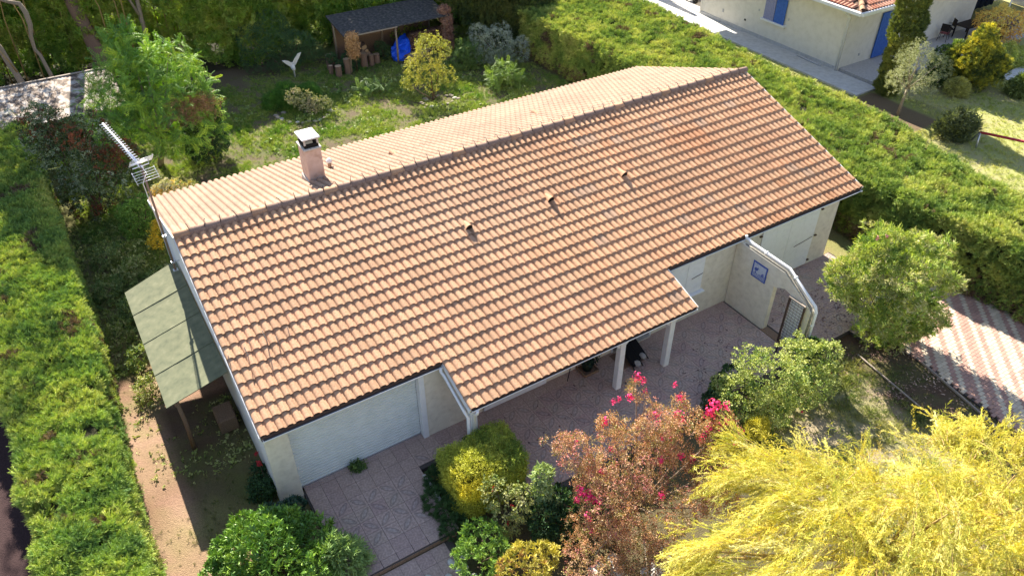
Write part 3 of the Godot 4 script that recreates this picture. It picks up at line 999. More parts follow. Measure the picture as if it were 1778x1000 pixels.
func leaf_pair(t: Node3D, x0: float, x1: float, y0: float, y1: float, z: float, planks: bool) -> void:
	var w := (x1 - x0) / 2
	for k in 2:
		var cx := x0 + w * (k + 0.5)
		var o := put("shutter", box_mesh(Vector3(cx, (y0 + y1) / 2, z), Vector3(w - 0.012, y1 - y0, 0.035), 0.004), M.white_paint, t)
		if planks:
			var m := 10
			for i in m:
				put("plank", box_mesh(Vector3(cx - w / 2 + w * (i + 0.5) / m, (y0 + y1) / 2, z + 0.022), Vector3(w / m - 0.012, y1 - y0 - 0.04, 0.012)), M.white_paint, o)
		else:
			for yy in [y0 + 0.18 * (y1 - y0), y1 - 0.15 * (y1 - y0)]:
				put("hinge", box_mesh(Vector3(cx, yy, z + 0.022), Vector3(w * 0.86, 0.04, 0.006)), M.white_paint, o)
			if k == 1:
				put("handle", tube_mesh([Vector3(cx - w * 0.2, lerpf(y0, y1, 0.45), z + 0.03), Vector3(cx + w * 0.45, lerpf(y0, y1, 0.5), z + 0.03)], [0.009], 5), M.rust_iron, o)

func gutter(t: Node3D, x0: float, x1: float, z: float, y: float) -> void:
	var b := B.new(true)
	var m := B.new(true)
	for i in 6:
		var a0 := PI + PI * i / 6.0
		var a1 := PI + PI * (i + 1) / 6.0
		b.quad(Vector3(x0, y + sin(a0) * 0.060, z + cos(a0) * 0.060), Vector3(x1, y + sin(a0) * 0.060, z + cos(a0) * 0.060), Vector3(x1, y + sin(a1) * 0.060, z + cos(a1) * 0.060), Vector3(x0, y + sin(a1) * 0.060, z + cos(a1) * 0.060))
		m.quad(Vector3(x0, y + sin(a0) * 0.053, z + cos(a0) * 0.053), Vector3(x1, y + sin(a0) * 0.053, z + cos(a0) * 0.053), Vector3(x1, y + sin(a1) * 0.053, z + cos(a1) * 0.053), Vector3(x0, y + sin(a1) * 0.053, z + cos(a1) * 0.053))
	b.tube([Vector3(x0, y + 0.004, z + 0.060), Vector3(x1, y + 0.004, z + 0.060)], [0.012], 5)
	b.sm(false)
	for x in [x0, x1]:
		b.box(Vector3(x, y - 0.034, z), Vector3(0.012, 0.066, 0.122))
	var o := put("gutter", b.done(), M.white_paint, t)
	put("lining", m.done(), M.gutter_inside, o)

# ---------------------------------------------------------------- partition wall with the arched opening
func partition() -> void:
	var t := thing("partition_wall", "cream stepped wall with an arched opening at the end of the patio", "wall", Vector3(15.15, 0, 0))
	var prof := PackedVector2Array([Vector2(-0.08, GRADE), Vector2(-0.08, 2.46), Vector2(0.55, 2.44), Vector2(1.85, 2.42), Vector2(2.92, 1.80), Vector2(3.02, 1.70), Vector2(3.02, GRADE), Vector2(2.42, GRADE), Vector2(2.42, 1.45), Vector2(2.36, 1.70), Vector2(2.20, 1.86), Vector2(1.98, 1.90), Vector2(1.80, 1.82), Vector2(1.68, 1.74), Vector2(1.60, 1.74), Vector2(1.60, GRADE)])
	var b := B.new()
	b.prism(prof, 0.18, Transform3D(Basis(Vector3(0, 0, 1), Vector3.UP, Vector3.RIGHT), Vector3(0.0, 0, 0)))
	put("wall", b.done(), M.render_wall, t)
	put("coping", tube_mesh([Vector3(0.06, 2.44, 0.2), Vector3(0.05, 2.475, 0.55), Vector3(0.05, 2.455, 1.85), Vector3(0.05, 1.83, 2.96), Vector3(0.05, 1.6, 3.04), Vector3(0.05, 0.0, 3.045)], [0.035], 6), M.old_coping, t)
	var pipe := put("pipe", tube_mesh([Vector3(0.16, 2.66, 0.08), Vector3(0.16, 2.58, 0.10), Vector3(0.16, 2.535, 0.36), Vector3(0.16, 2.515, 1.86), Vector3(0.16, 1.86, 3.02), Vector3(0.16, 1.70, 3.09), Vector3(0.16, -0.1, 3.09)], [0.05], 10), M.white_paint, t)
	pipe.set_meta("label", "white rainwater pipe following the top of the wall")
	for q in [[2.53, 0.95], [2.36, 2.14], [1.2, 3.09]]:
		put("collar", tube_mesh([Vector3(0.16, q[0], q[1] - 0.03), Vector3(0.16, q[0] - 0.012, q[1] + 0.03)], [0.072], 10), M.white_paint, pipe)
	put("step", box_mesh(Vector3(0.08, 0.006, 2.0), Vector3(0.30, 0.05, 0.86), 0.01), M.raw_timber, t)
	# the iron gate, folded open against the end of the wall
	var g := thing("iron_gate", "dark iron gate with close bars standing open against the partition wall", "gate", Vector3(15.10, 0, 2.30))
	for q in [[0.0, 0.05], [0.56, 0.05]]:
		put("stile", box_mesh(Vector3(-0.05, 0.98, q[0]), Vector3(0.05, 1.72, 0.05), 0.006), M.rust_iron, g)
	put("top_rail", box_mesh(Vector3(-0.05, 1.86, 0.28), Vector3(0.06, 0.05, 0.61), 0.006), M.weathered_board, g)
	put("bottom_rail", box_mesh(Vector3(-0.05, 0.14, 0.28), Vector3(0.05, 0.05, 0.61), 0.006), M.rust_iron, g)
	for i in 15:
		put("bar", tube_mesh([Vector3(-0.05, 0.24 + i * 0.107, 0.02), Vector3(-0.05, 0.24 + i * 0.107, 0.54)], [0.007], 5), M.rust_iron, g)
	for i in 4:
		put("upright", tube_mesh([Vector3(-0.045, 0.14, 0.11 + i * 0.115), Vector3(-0.045, 1.84, 0.11 + i * 0.115)], [0.004], 5), M.rust_iron, g)
	put("panel", box_mesh(Vector3(0.025, 0.98, 0.28), Vector3(0.01, 1.66, 0.52)), M.white_wall, g)
	# low iron grille beside the opening
	var lg := thing("low_grille", "small low iron grille at the foot of the arched opening", "grille", Vector3(14.98, 0, 2.46))
	for i in 6:
		put("bar", tube_mesh([Vector3(-0.06 - 0.09 * i, 0.0, 0.05 * i), Vector3(-0.06 - 0.09 * i, 0.42, 0.05 * i)], [0.011], 5), M.rust_iron, lg)
	for y in [0.06, 0.40]:
		put("rail", tube_mesh([Vector3(-0.02, y, -0.02), Vector3(-0.55, y, 0.27)], [0.014], 5), M.rust_iron, lg)
	# blue and white glazed panel of tiles
	var p := thing("tile_panel", "blue and white glazed tile picture on the cream partition wall", "tile panel", Vector3(15.14, 1.9, 0.98))
	var im := Image.create(160, 160, false, Image.FORMAT_RGB8)
	var n := FastNoiseLite.new()
	n.seed = 12
	n.frequency = 0.03
	for yy in 160:
		for xx in 160:
			var u := xx / 160.0
			var v := yy / 160.0
			var e := minf(minf(u, 1 - u), minf(v, 1 - v))
			var c := col(0.50, 0.54, 0.64)
			var ink := col(0.035, 0.075, 0.36)
			if e < 0.075 or (e > 0.09 and e < 0.105): c = ink
			elif e > 0.1:
				var k := n.get_noise_2d(xx, yy)
				if v > 0.66 + 0.05 * sin(u * 19.0) and sin(v * 90.0 + 3.0 * k) > -0.2: c = c.lerp(ink, 0.8)
				if Vector2((u - 0.27) * 1.0, (v - 0.42) * 1.2).length() < 0.13 + 0.12 * k: c = c.lerp(ink, 0.9)
				if Vector2((u - 0.76) * 1.3, (v - 0.60) * 1.0).length() < 0.11 + 0.10 * k: c = c.lerp(ink, 0.85)
				if absf(u - 0.27) < 0.02 and v > 0.45 and v < 0.7: c = ink
				if k > 0.32: c = c.lerp(ink, 0.35)
			im.set_pixel(xx, yy, c.linear_to_srgb())
	var tm := StandardMaterial3D.new()
	tm.albedo_texture = ImageTexture.create_from_image(im)
	tm.roughness = 0.25
	tm.cull_mode = BaseMaterial3D.CULL_DISABLED
	for i in 4:
		for j in 4:
			var q := B.new()
			var s := 0.145
			var o := Vector3(-0.012, (1.5 - j) * s, (i - 1.5) * s)
			var hs := s * 0.488
			var cs := [o + Vector3(0, hs, -hs), o + Vector3(0, hs, hs), o + Vector3(0, -hs, hs), o + Vector3(0, -hs, -hs)]
			var uv := [Vector2(i, j) / 4.0, Vector2(i + 1, j) / 4.0, Vector2(i + 1, j + 1) / 4.0, Vector2(i, j + 1) / 4.0]
			for k in [0, 1, 2, 0, 2, 3]:
				q.st.set_uv(uv[k])
				q.st.add_vertex(cs[k])
			q.st.set_uv(uv[0] + Vector2(0.02, 0.02))
			for k in 4:
				q.quad(cs[k], cs[(k + 1) % 4], cs[(k + 1) % 4] + Vector3(0.012, 0, 0), cs[k] + Vector3(0.012, 0, 0))
			put("tile", q.done(), tm, p)

# ---------------------------------------------------------------- the felt lean-to on the gable
func lean_to() -> void:
	var t := thing("lean_to", "green felt lean-to roof on timber posts against the gable wall", "lean-to", Vector3(-0.8, 0, -5.7))
	var o := Vector3(-0.8, 0, -5.7)
	var cuts := [-8.42, -7.05, -5.65, -4.25, -2.92]
	for i in 4:
		var z0: float = cuts[i]
		var z1: float = cuts[i + 1] + 0.05
		var lift := 0.016 * (3 - i)
		var k0: float = lerpf(-0.12, -0.05, i / 4.0)
		var b := B.new()
		var q := [Vector3(0.02, 2.25 + lift, z0 + k0), Vector3(0.02, 2.25 + lift, z1 + k0), Vector3(-1.62, 1.88 + lift, z1), Vector3(-1.62, 1.88 + lift, z0 + (0.2 if i == 0 else 0.0))]
		b.sm(true)
		for u in 8:
			for v in 6:
				var g := []
				for e in [[u, v], [u + 1, v], [u + 1, v + 1], [u, v + 1]]:
					var a: Vector3 = q[0].lerp(q[3], e[0] / 8.0)
					var c: Vector3 = q[1].lerp(q[2], e[0] / 8.0)
					var p: Vector3 = a.lerp(c, e[1] / 6.0)
					var rim: bool = e[0] == 0 or e[0] == 8 or e[1] == 0 or e[1] == 6
					g.append(p - o + Vector3(0, 0.0 if rim else -0.012 + 0.03 * clump.get_noise_2d(p.x * 70.0, p.z * 70.0), 0))
				b.quad(g[0], g[1], g[2], g[3])
		b.sm(false)
		for k in 4:
			b.quad(q[k] - o, q[(k + 1) % 4] - o, q[(k + 1) % 4] - o - Vector3(0, 0.022, 0), q[k] - o - Vector3(0, 0.022, 0))
		b.quad(q[0] - o - Vector3(0, 0.022, 0), q[1] - o - Vector3(0, 0.022, 0), q[2] - o - Vector3(0, 0.022, 0), q[3] - o - Vector3(0, 0.022, 0))
		put("felt_sheet", b.done(), M.mineral_felt, t)
	for z in [-8.0, -5.6, -3.15]:
		put("post", tube_mesh([Vector3(-1.36, GRADE, z) - o, Vector3(-1.33, 0.9, z) - o, Vector3(-1.36, 1.88, z) - o], [0.065, 0.055, 0.055], 7), M.raw_timber, t)
		put("rafter", tube_mesh([Vector3(0.02, 2.16, z) - o, Vector3(-1.58, 1.80, z) - o], [0.05], 5), M.raw_timber, t)
	put("beam", box_mesh(Vector3(-1.38, 1.80, -5.6) - o, Vector3(0.09, 0.12, 5.3)), M.raw_timber, t)

# ---------------------------------------------------------------- the neighbour's house
func neighbour() -> void:
	var t := thing("neighbour_house", "cream house with red tiled hip roof and blue shutters beyond the hedge", "house", Vector3(40, 0, -20))
	var o := Vector3(40, 0, -20)
	var wall := func(called: String, x0: float, x1: float, z0: float, z1: float, y0: float, y1: float, m: Material) -> MeshInstance3D:
		return put(called, box_mesh(Vector3((x0 + x1) / 2, (y0 + y1) / 2, (z0 + z1) / 2) - o, Vector3(x1 - x0, y1 - y0, z1 - z0)), m, t)
	wall.call("wall", 34.0, 34.25, -21.55, -11.06, GRADE, 3.3, M.neighbour_render)
	wall.call("wall", 34.25, 45.4, -11.31, -11.06, GRADE, 3.3, M.neighbour_render)
	wall.call("wall", 34.0, 34.25, -36.0, -26.2, GRADE, 3.3, M.neighbour_render)
	wall.call("plinth", 33.96, 34.0, -21.55, -11.1, GRADE, 0.10, M.concrete)
	# carport bay: a floor, a back wall and a roof over it, open to the path
	wall.call("bay_wall", 38.8, 39.0, -26.2, -21.55, GRADE, 3.3, M.neighbour_render)
	wall.call("bay_wall", 34.25, 38.8, -21.55, -21.30, GRADE, 3.3, M.neighbour_render)
	wall.call("bay_floor", 34.0, 38.8, -26.2, -21.56, GRADE, -0.04, M.terrace_stone)
	wall.call("bay_post", 33.98, 34.1, -21.62, -21.48, GRADE, 3.05, M.neighbour_render)
	# wing further right with a blue shutter, seen between the shrubs
	wall.call("wing_wall", 52.6, 52.85, -12.6, -2.0, GRADE, 3.2, M.white_wall)
	wall.call("wing_wall", 45.4, 52.6, -13.6, -13.35, GRADE, 3.2, M.neighbour_render)
	# hip roof: eaves stretched out so their shadow covers the path
	var y0 := 3.46
	var ex := 32.95
	var ez := -9.85
	var rise := 0.33
	var pts := PackedVector2Array()
	var deck := B.new()
	var bx := 50.0
	var a := Vector3(ex, y0, ez) - o
	var bq := Vector3(bx, y0, ez) - o
	var hip := Vector3(ex + 7.0, y0 + 7.0 * rise, ez - 7.0) - o
	var hip2 := Vector3(bx - 2.0, y0 + 7.0 * rise, ez - 7.0) - o
	var far := Vector3(ex, y0, -23.6) - o
	var farh := Vector3(ex + 7.0, y0 + 7.0 * rise, -23.6) - o
	deck.tri(a, bq, hip)
	deck.tri(bq, hip2, hip)
	deck.quad(a, hip, farh, far)
	deck.quad(hip, hip2, Vector3(bx - 2.0, y0, -23.6) - o, farh)
	deck.quad(far, a, a + Vector3(0.4, -0.06, -0.4), far + Vector3(0.4, -0.06, 0))
	deck.quad(a, bq, bq + Vector3(0, -0.06, -0.4), a + Vector3(0.4, -0.06, -0.4))
	var roof := put("roof", deck.done(), M.roof_deck, t)
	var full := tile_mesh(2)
	var th := atan(rise)
	var xs := []
	var cs := []
	var W := 0.4261
	var side := Basis(Vector3(0, 0, 1), Vector3(-sin(th), cos(th), 0), Vector3(-cos(th), -sin(th), 0))
	var fr := Basis(Vector3.RIGHT, Vector3(0, cos(th), sin(th)), Vector3(0, -sin(th), cos(th)))
	for r in 20:
		var back := r * 0.372 + 0.39
		var inn := back * cos(th)
		for c in 33:
			var z := -23.6 + c * W
			if z > ez - inn - 0.3: continue
			xs.append(Transform3D(side, Vector3(ex + inn, y0 + inn * rise + 0.03, z) - o))
		for c in 40:
			var x := ex + c * W
			if x < ex + inn - 0.1 or x > bx: continue
			xs.append(Transform3D(fr, Vector3(x, y0 + inn * rise + 0.03, ez - inn) - o))
	for x in xs:
		cs.append(col(0.58, 0.25, 0.16).lerp(col(0.70, 0.42, 0.30), rng.randf()) * rng.randf_range(0.8, 1.1))
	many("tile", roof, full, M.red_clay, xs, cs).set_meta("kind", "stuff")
	var rt := B.new(true)
	for i in 6:
		var a0 := PI * i / 6.0
		var a1 := PI * (i + 1) / 6.0
		rt.quad(Vector3(cos(a0) * 0.14, sin(a0) * 0.14, 0), Vector3(cos(a1) * 0.14, sin(a1) * 0.14, 0), Vector3(cos(a1) * 0.11, sin(a1) * 0.11, -0.46), Vector3(cos(a0) * 0.11, sin(a0) * 0.11, -0.46))
	var rtm := rt.done()
	var hd := (hip - a).normalized()
	for i in 24:
		put("hip_tile", rtm, M.clay_4, roof, Transform3D(Basis.looking_at(hd, Vector3.UP), a + hd * (0.05 + i * 0.42) + Vector3(0, 0.10, 0)))
	# white gutters and the downpipe at the corner
	put("gutter", box_mesh(Vector3(ex - 0.06, y0 - 0.05, (ez - 23.6) / 2) - o, Vector3(0.16, 0.20, 13.85), 0.03), M.white_paint, t)
	put("gutter", box_mesh(Vector3((ex + bx) / 2, y0 - 0.05, ez + 0.06) - o, Vector3(bx - ex + 0.1, 0.20, 0.16), 0.03), M.white_paint, t)
	put("soffit", box_mesh(Vector3(33.48, y0 - 0.12, -16.75) - o, Vector3(1.0, 0.03, 13.6)), M.white_paint, t)
	put("soffit", box_mesh(Vector3(41.9, y0 - 0.12, -10.45) - o, Vector3(15.8, 0.03, 1.15)), M.white_paint, t)
	put("downpipe", tube_mesh([Vector3(33.0, 3.36, -11.1) - o, Vector3(33.4, 3.1, -11.14) - o, Vector3(33.93, 2.75, -11.14) - o, Vector3(33.93, -0.05, -11.14) - o], [0.07], 8), M.white_wall, t)
	# window with two blue shutters, one open flat, one at an angle
	var win := put("window", box_mesh(Vector3(33.99, 1.78, -15.85) - o, Vector3(0.04, 1.34, 1.3)), M.dark_glass, t)
	put("sill", box_mesh(Vector3(33.93, 1.08, -15.8) - o, Vector3(0.26, 0.10, 1.76), 0.015), M.white_paint, win)
	for k in 2:
		var c := Vector3(33.92, 1.80, -16.20 + 0.76 * k) - o
		var sh := put("shutter", box_mesh(c, Vector3(0.04, 1.36, 0.72), 0.005), M.grey_blue_paint if k == 0 else M.blue_paint, t, Transform3D.IDENTITY)
		for i in 6:
			put("plank", box_mesh(c + Vector3(-0.025, 0, -0.30 + 0.12 * i), Vector3(0.012, 1.32, 0.108)), M.grey_blue_paint if k == 0 else M.blue_paint, sh)
	for q in [[0.62, -19.7, 0.12], [1.42, -17.0, 0.08], [1.5, -14.85, 0.08]]:
		put("wall_vent", box_mesh(Vector3(33.985, q[0], q[1]) - o, Vector3(0.03, q[2] * 1.4, q[2])), M.concrete, t)
	put("pipe_hole", box_mesh(Vector3(33.985, 0.60, -17.9) - o, Vector3(0.03, 0.10, 0.10)), M.soot_hollow_black, t)
	# tall blue plank shutter on the terrace side
	var bs := put("blue_shutter", box_mesh(Vector3(37.3, 1.30, -11.0) - o, Vector3(1.5, 2.42, 0.05), 0.005), M.blue_paint, t)
	bs.set_meta("label", "tall blue plank shutter on the terrace wall")
	for i in 11:
		put("plank", box_mesh(Vector3(36.62 + 0.136 * i, 1.30, -10.965) - o, Vector3(0.124, 2.38, 0.014)), M.blue_paint, bs)
	put("wall_vent", box_mesh(Vector3(35.5, 0.5, -11.04) - o, Vector3(0.12, 0.14, 0.03)), M.concrete, t)
	var ws := put("wing_shutter", box_mesh(Vector3(52.56, 1.6, -11.4) - o, Vector3(0.06, 1.9, 1.7)), M.blue_paint, t)
	put("plank", box_mesh(Vector3(52.52, 1.6, -11.4) - o, Vector3(0.02, 1.8, 0.8)), M.blue_paint, ws)
	put("downpipe", tube_mesh([Vector3(52.5, 3.1, -9.2) - o, Vector3(52.5, 0, -9.2) - o], [0.05], 8), M.raw_timber, t)

# ---------------------------------------------------------------- clipped conifer hedges
func hedge(called: String, label: String, ends: Array, h: float, per: float, cols: Array) -> void:
	# ends: rows [z, inner x, outer x] from far to near
	var t := thing(called, label, "hedge", Vector3(ends[0][1], GRADE, ends[0][0]), 0.0)
	var o := t.position
	var xs := [[], [], []]
	var cs := [[], [], []]
	var brown := [col(0.10, 0.065, 0.035), col(0.20, 0.14, 0.07)]
	var core := B.new()
	for i in ends.size() - 1:
		var a = ends[i]
		var b = ends[i + 1]
		var steps := int(ceil((b[0] - a[0]) / 0.5))
		for s in steps:
			var f0 := float(s) / steps
			var f1 := float(s + 1) / steps
			var ring := []
			for f in [f0, f1]:
				var z: float = lerpf(a[0], b[0], f)
				var lo: float = minf(lerpf(a[1], b[1], f), lerpf(a[2], b[2], f)) + 0.20
				var hi: float = maxf(lerpf(a[1], b[1], f), lerpf(a[2], b[2], f)) - 0.22
				ring.append([Vector3(lo, 0, z) - o, Vector3(lo + 0.06, h - 0.30, z) - o, Vector3(hi - 0.06, h - 0.30, z) - o, Vector3(hi, 0, z) - o])
			for k in 3:
				core.quad(ring[0][k], ring[1][k], ring[1][k + 1], ring[0][k + 1])
			if (i == 0 and s == 0) or (i == ends.size() - 2 and s == steps - 1):
				var e = ring[0] if s == 0 and i == 0 else ring[1]
				core.quad(e[0], e[1], e[2], e[3])
		var wide: float = absf(a[2] - a[1])
		var run: float = b[0] - a[0]
		for n in int(per * run * (wide + 2.0 * h)):
			var f := rng.randf()
			var z: float = lerpf(a[0], b[0], f)
			var lo: float = minf(lerpf(a[1], b[1], f), lerpf(a[2], b[2], f))
			var hi: float = maxf(lerpf(a[1], b[1], f), lerpf(a[2], b[2], f))
			var q := rng.randf() * (hi - lo + 2.0 * h)
			var p: Vector3
			var nor: Vector3
			if q < hi - lo:
				p = Vector3(lo + q, h, z)
				nor = Vector3(0, 1, 0)
			elif q < hi - lo + h:
				p = Vector3(lo, h * (1.0 - 0.96 * (q - hi + lo) / h), z)
				nor = Vector3(-1, 0.35, 0)
			else:
				p = Vector3(hi, h * (1.0 - 0.96 * (q - hi + lo - h) / h), z)
				nor = Vector3(1, 0.35, 0)
			# rounded shoulders and an uneven face
			var edge: float = minf(p.x - lo, hi - p.x)
			if nor.y == 1.0 and edge < 0.35: nor = Vector3(-0.7 if p.x - lo < 0.35 else 0.7, 0.8, 0); p.y -= (0.35 - edge) * 0.5
			var big: float = clump.get_noise_3dv(p * 42.0)
			var fine: float = clump.get_noise_3dv(p * 170.0 + Vector3(70, 0, 0))
			p += nor.normalized() * (0.16 * big + 0.17 * fine - 0.06 - 0.12 * rng.randf())
			var bare: bool = clump.get_noise_3dv(p * 75.0 + Vector3(0, 300, 0)) > 0.42 and rng.randf() < 0.75
			if clump.get_noise_3dv(p * 110.0 + Vector3(0, 0, 500)) < -0.37: continue
			var j := rng.randi() % 3
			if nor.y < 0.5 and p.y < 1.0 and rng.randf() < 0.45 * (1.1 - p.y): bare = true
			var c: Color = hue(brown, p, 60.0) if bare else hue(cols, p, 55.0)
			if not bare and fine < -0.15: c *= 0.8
			xs[j].append(Transform3D(frame(nor.normalized() * 0.5 + Vector3(0.12, 0.42, -0.1) + rdir() * 0.75, rng.randf_range(0.7, 1.3)), p - o + Vector3(0, GRADE, 0)))
			cs[j].append(c)
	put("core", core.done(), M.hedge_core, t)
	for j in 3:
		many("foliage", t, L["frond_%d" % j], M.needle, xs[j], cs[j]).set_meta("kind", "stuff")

func hedges() -> void:
	hedge("clipped_hedge", "broad clipped conifer hedge between the tiled house and the neighbour", [[-34.0, 20.9, 28.6], [-19.0, 21.15, 27.7], [-11.0, 21.5, 27.0], [-3.0, 21.75, 26.8], [1.5, 21.95, 25.7], [8.0, 22.9, 25.6], [13.0, 23.4, 25.8]], 2.45, 250.0, [col(0.12, 0.195, 0.035), col(0.22, 0.30, 0.055), col(0.34, 0.39, 0.08), col(0.46, 0.46, 0.13)])
	hedge("clipped_hedge", "long clipped conifer hedge beside the earth path along the gable", [[-24.5, -3.1, -7.0], [-14.0, -2.85, -6.4], [-7.0, -2.75, -5.3], [-3.0, -2.95, -4.95], [2.0, -3.0, -4.85], [5.0, -3.0, -4.9]], 2.15, 330.0, [col(0.115, 0.20, 0.045), col(0.19, 0.29, 0.055), col(0.31, 0.385, 0.065), col(0.43, 0.455, 0.11)])

# ---------------------------------------------------------------- behind the house
func back_garden() -> void:
	# bamboo thicket: nobody could count it
	var bam := Node3D.new()
	bam.name = "bamboo_grove"
	bam.set_meta("kind", "stuff")
	tag(bam, "tall dense thicket of drooping green bamboo behind the back lawn", "bamboo")
	add_child(bam)
	var balls := []
	var x := -11.0
	while x < 23.0:
		var zf: float = -29.4 + 0.7 * sin(x * 0.9) + (1.0 if x > 11.0 else 0.0) - 2.6 * smoothstep(5.5, 3.0, x)
		for k in 2:
			for j in 4:
				balls.append([x + rng.randf_range(-0.6, 0.6), 0.8 + 1.35 * j + rng.randf_range(-0.4, 0.4), zf - 1.5 * k - 0.25 * j + rng.randf_range(-0.5, 0.5), rng.randf_range(0.85, 1.3)])
		x += 1.35
	crown("foliage", bam, ks("bamboo"), M.leaf_thin, balls, [col(0.13, 0.25, 0.05), col(0.22, 0.36, 0.07), col(0.36, 0.46, 0.09), col(0.44, 0.46, 0.12)], {"per": 24.0, "up": 0.1, "deep": 0.5, "rag": 0.5, "size": 1.15, "hue": 30.0})
	for i in 60:
		var px := rng.randf_range(-10, 22)
		var pz := rng.randf_range(-33, -30)
		var c := put("culm", tube_mesh([Vector3(px, GRADE, pz), Vector3(px + 0.1, 3.5, pz + 0.3), Vector3(px + rng.randf_range(-0.6, 0.6), 6.5, pz + 1.0)], [0.035, 0.03, 0.012], 5), M.gold_twig, bam)
		c.set_meta("kind", "stuff")
	for ch in bam.get_children(): ch.set_meta("kind", "stuff")
	# trunks that stand out against the thicket; the crowns are above the picture
	var ta := thing("pale_tree", "pale bent tree trunk forking left in front of the bamboo", "tree", Vector3(-1.5, GRADE, -29.5))
	put("trunk", tube_mesh([Vector3(0.1, 0, 0), Vector3(0.05, 1.2, 0.0), Vector3(-0.06, 2.14, -0.04), Vector3(-0.19, 2.45, -0.12), Vector3(-0.14, 3.04, -0.09), Vector3(0.01, 3.61, 0.0), Vector3(0.02, 4.2, 0.01), Vector3(-0.09, 4.59, -0.06), Vector3(-0.55, 4.7, -0.34), Vector3(-1.05, 4.88, -0.65), Vector3(-2.0, 5.8, -1.0)], [0.14, 0.10, 0.085, 0.08, 0.095, 0.115, 0.12, 0.11, 0.08, 0.07, 0.05], 8), M.pale_bark, ta)
	crown("crown", ta, ks("broad"), M.leaf, [[-1.6, 6.2, -0.6, 1.4], [-0.4, 6.8, -0.3, 1.3], [-2.9, 5.6, -0.8, 1.2]], [col(0.10, 0.15, 0.02), col(0.22, 0.24, 0.03)], {"per": 40.0})
	var tb := thing("leaning_tree", "grey leaning tree trunk rising behind the mottled shed roof", "tree", Vector3(-2.6, GRADE, -28.5))
	put("trunk", tube_mesh([Vector3(0.15, 0, 0.1), Vector3(-0.13, 1.34, -0.14), Vector3(-0.2, 1.79, -0.19), Vector3(-0.3, 2.24, -0.25), Vector3(-0.41, 2.95, -0.32), Vector3(-0.9, 4.6, 0.3), Vector3(-1.2, 7.0, 2.5), Vector3(-0.8, 9.8, 5.2)], [0.20, 0.16, 0.14, 0.14, 0.15, 0.13, 0.11, 0.07], 8), M.pale_bark, tb)
	put("limb", tube_mesh([Vector3(-0.13, 1.9, -0.10), Vector3(-0.28, 2.5, 0.0), Vector3(-0.5, 3.2, 0.1)], [0.04, 0.03, 0.02], 6), M.gold_twig, tb)
	crown("crown", tb, ks("broad"), M.leaf, [[-0.6, 10.4, 4.3, 1.7], [-2.2, 10.0, 6.6, 1.6], [-0.8, 10.9, 8.8, 1.6], [-2.6, 10.2, 2.4, 1.6], [-3.2, 10.8, 9.2, 1.3]], [col(0.10, 0.15, 0.02), col(0.20, 0.23, 0.03)], {"per": 9.0, "size": 2.0, "gap": 0.0})
	var tc := thing("pine_tree", "thick dark pine trunk standing among the bamboo", "tree", Vector3(0.95, GRADE, -30.7))
	put("trunk", tube_mesh([Vector3(0.15, 0, 0), Vector3(0, 1.5, -0.1), Vector3(-0.35, 4.0, -0.2), Vector3(-0.7, 8.0, -0.3), Vector3(-0.9, 13.0, -0.2)], [0.42, 0.36, 0.33, 0.28, 0.15], 12), M.bark, tc)
	crown("crown", tc, ks("spray"), M.needle, [[-0.9, 12.5, -0.3, 2.0], [0.7, 11.6, 0.5, 1.7], [-2.6, 11.4, -0.6, 1.8], [-0.6, 14.2, 0.0, 1.5]], [col(0.04, 0.07, 0.015), col(0.09, 0.12, 0.02)], {"per": 26.0, "size": 1.5})
	var td := thing("forked_tree", "slim pale forked trunk rising out of the bamboo", "tree", Vector3(3.42, GRADE, -30.9))
	put("trunk", tube_mesh([Vector3(0, 0, 0), Vector3(0.05, 2.6, 0), Vector3(0.1, 3.4, 0), Vector3(0.15, 6.0, 0)], [0.14, 0.12, 0.11, 0.08], 8), M.pale_bark, td)
	put("limb", tube_mesh([Vector3(0.06, 2.6, 0), Vector3(-0.25, 3.6, 0.1), Vector3(-0.4, 5.2, 0.1)], [0.08, 0.07, 0.05], 7), M.pale_bark, td)
	# shed with a mottled sheet roof
	var sh := thing("shed", "low shed with a mottled grey corrugated roof under the trees", "shed", Vector3(-1.6, GRADE, -23.6))
	for i in 9:
		var b := B.new(true)
		for k in 8:
			var u0 := k * 0.0775
			var u1 := (k + 1) * 0.0775
			var h0 := 0.022 * sin(k * PI / 2.0 * 2.0 + 0.4)
			var h1 := 0.022 * sin((k + 1) * PI / 2.0 * 2.0 + 0.4)
			b.quad(Vector3(u0, 2.45 + h0, -1.75), Vector3(u1, 2.45 + h1, -1.75), Vector3(u1, 2.10 + h1, 1.95), Vector3(u0, 2.10 + h0, 1.95))
		put("roof_sheet", b.done(), M.mottled_sheet, sh, Transform3D(Basis(), Vector3(-2.9 + 0.60 * i, 0.012 * (i % 2), 0)))
	put("ridge_strip", box_mesh(Vector3(-0.2, 2.49, -1.78), Vector3(5.5, 0.05, 0.12), 0.01), M.weathered_board, sh)
	for q in [[-2.8, -1.6], [2.3, -1.6], [-2.8, 1.7], [2.3, 1.7]]:
		put("post", box_mesh(Vector3(q[0], 1.05, q[1]), Vector3(0.1, 2.1, 0.1)), M.raw_timber, sh)
	put("wall", box_mesh(Vector3(-0.2, 1.15, -1.65), Vector3(5.1, 2.2, 0.06)), M.weathered_board, sh)
	put("wall", box_mesh(Vector3(2.35, 1.0, 0), Vector3(0.06, 2.0, 3.3)), M.weathered_board, sh)
	for i in 7:
		var f := Vector3(0.15 + 0.24 * i + rng.randf_range(-0.1, 0.1), 2.2, -1.95 - rng.randf() * 0.3)
		tag(put("garden_cane", tube_mesh([f, f + Vector3(rng.randf_range(-0.3, 0.0), rng.randf_range(0.8, 1.6), -0.05)], [0.017 if i != 4 else 0.03, 0.012], 5), M.weathered_board), "thin pale cane standing up behind the shed roof", "cane", "canes behind the shed")
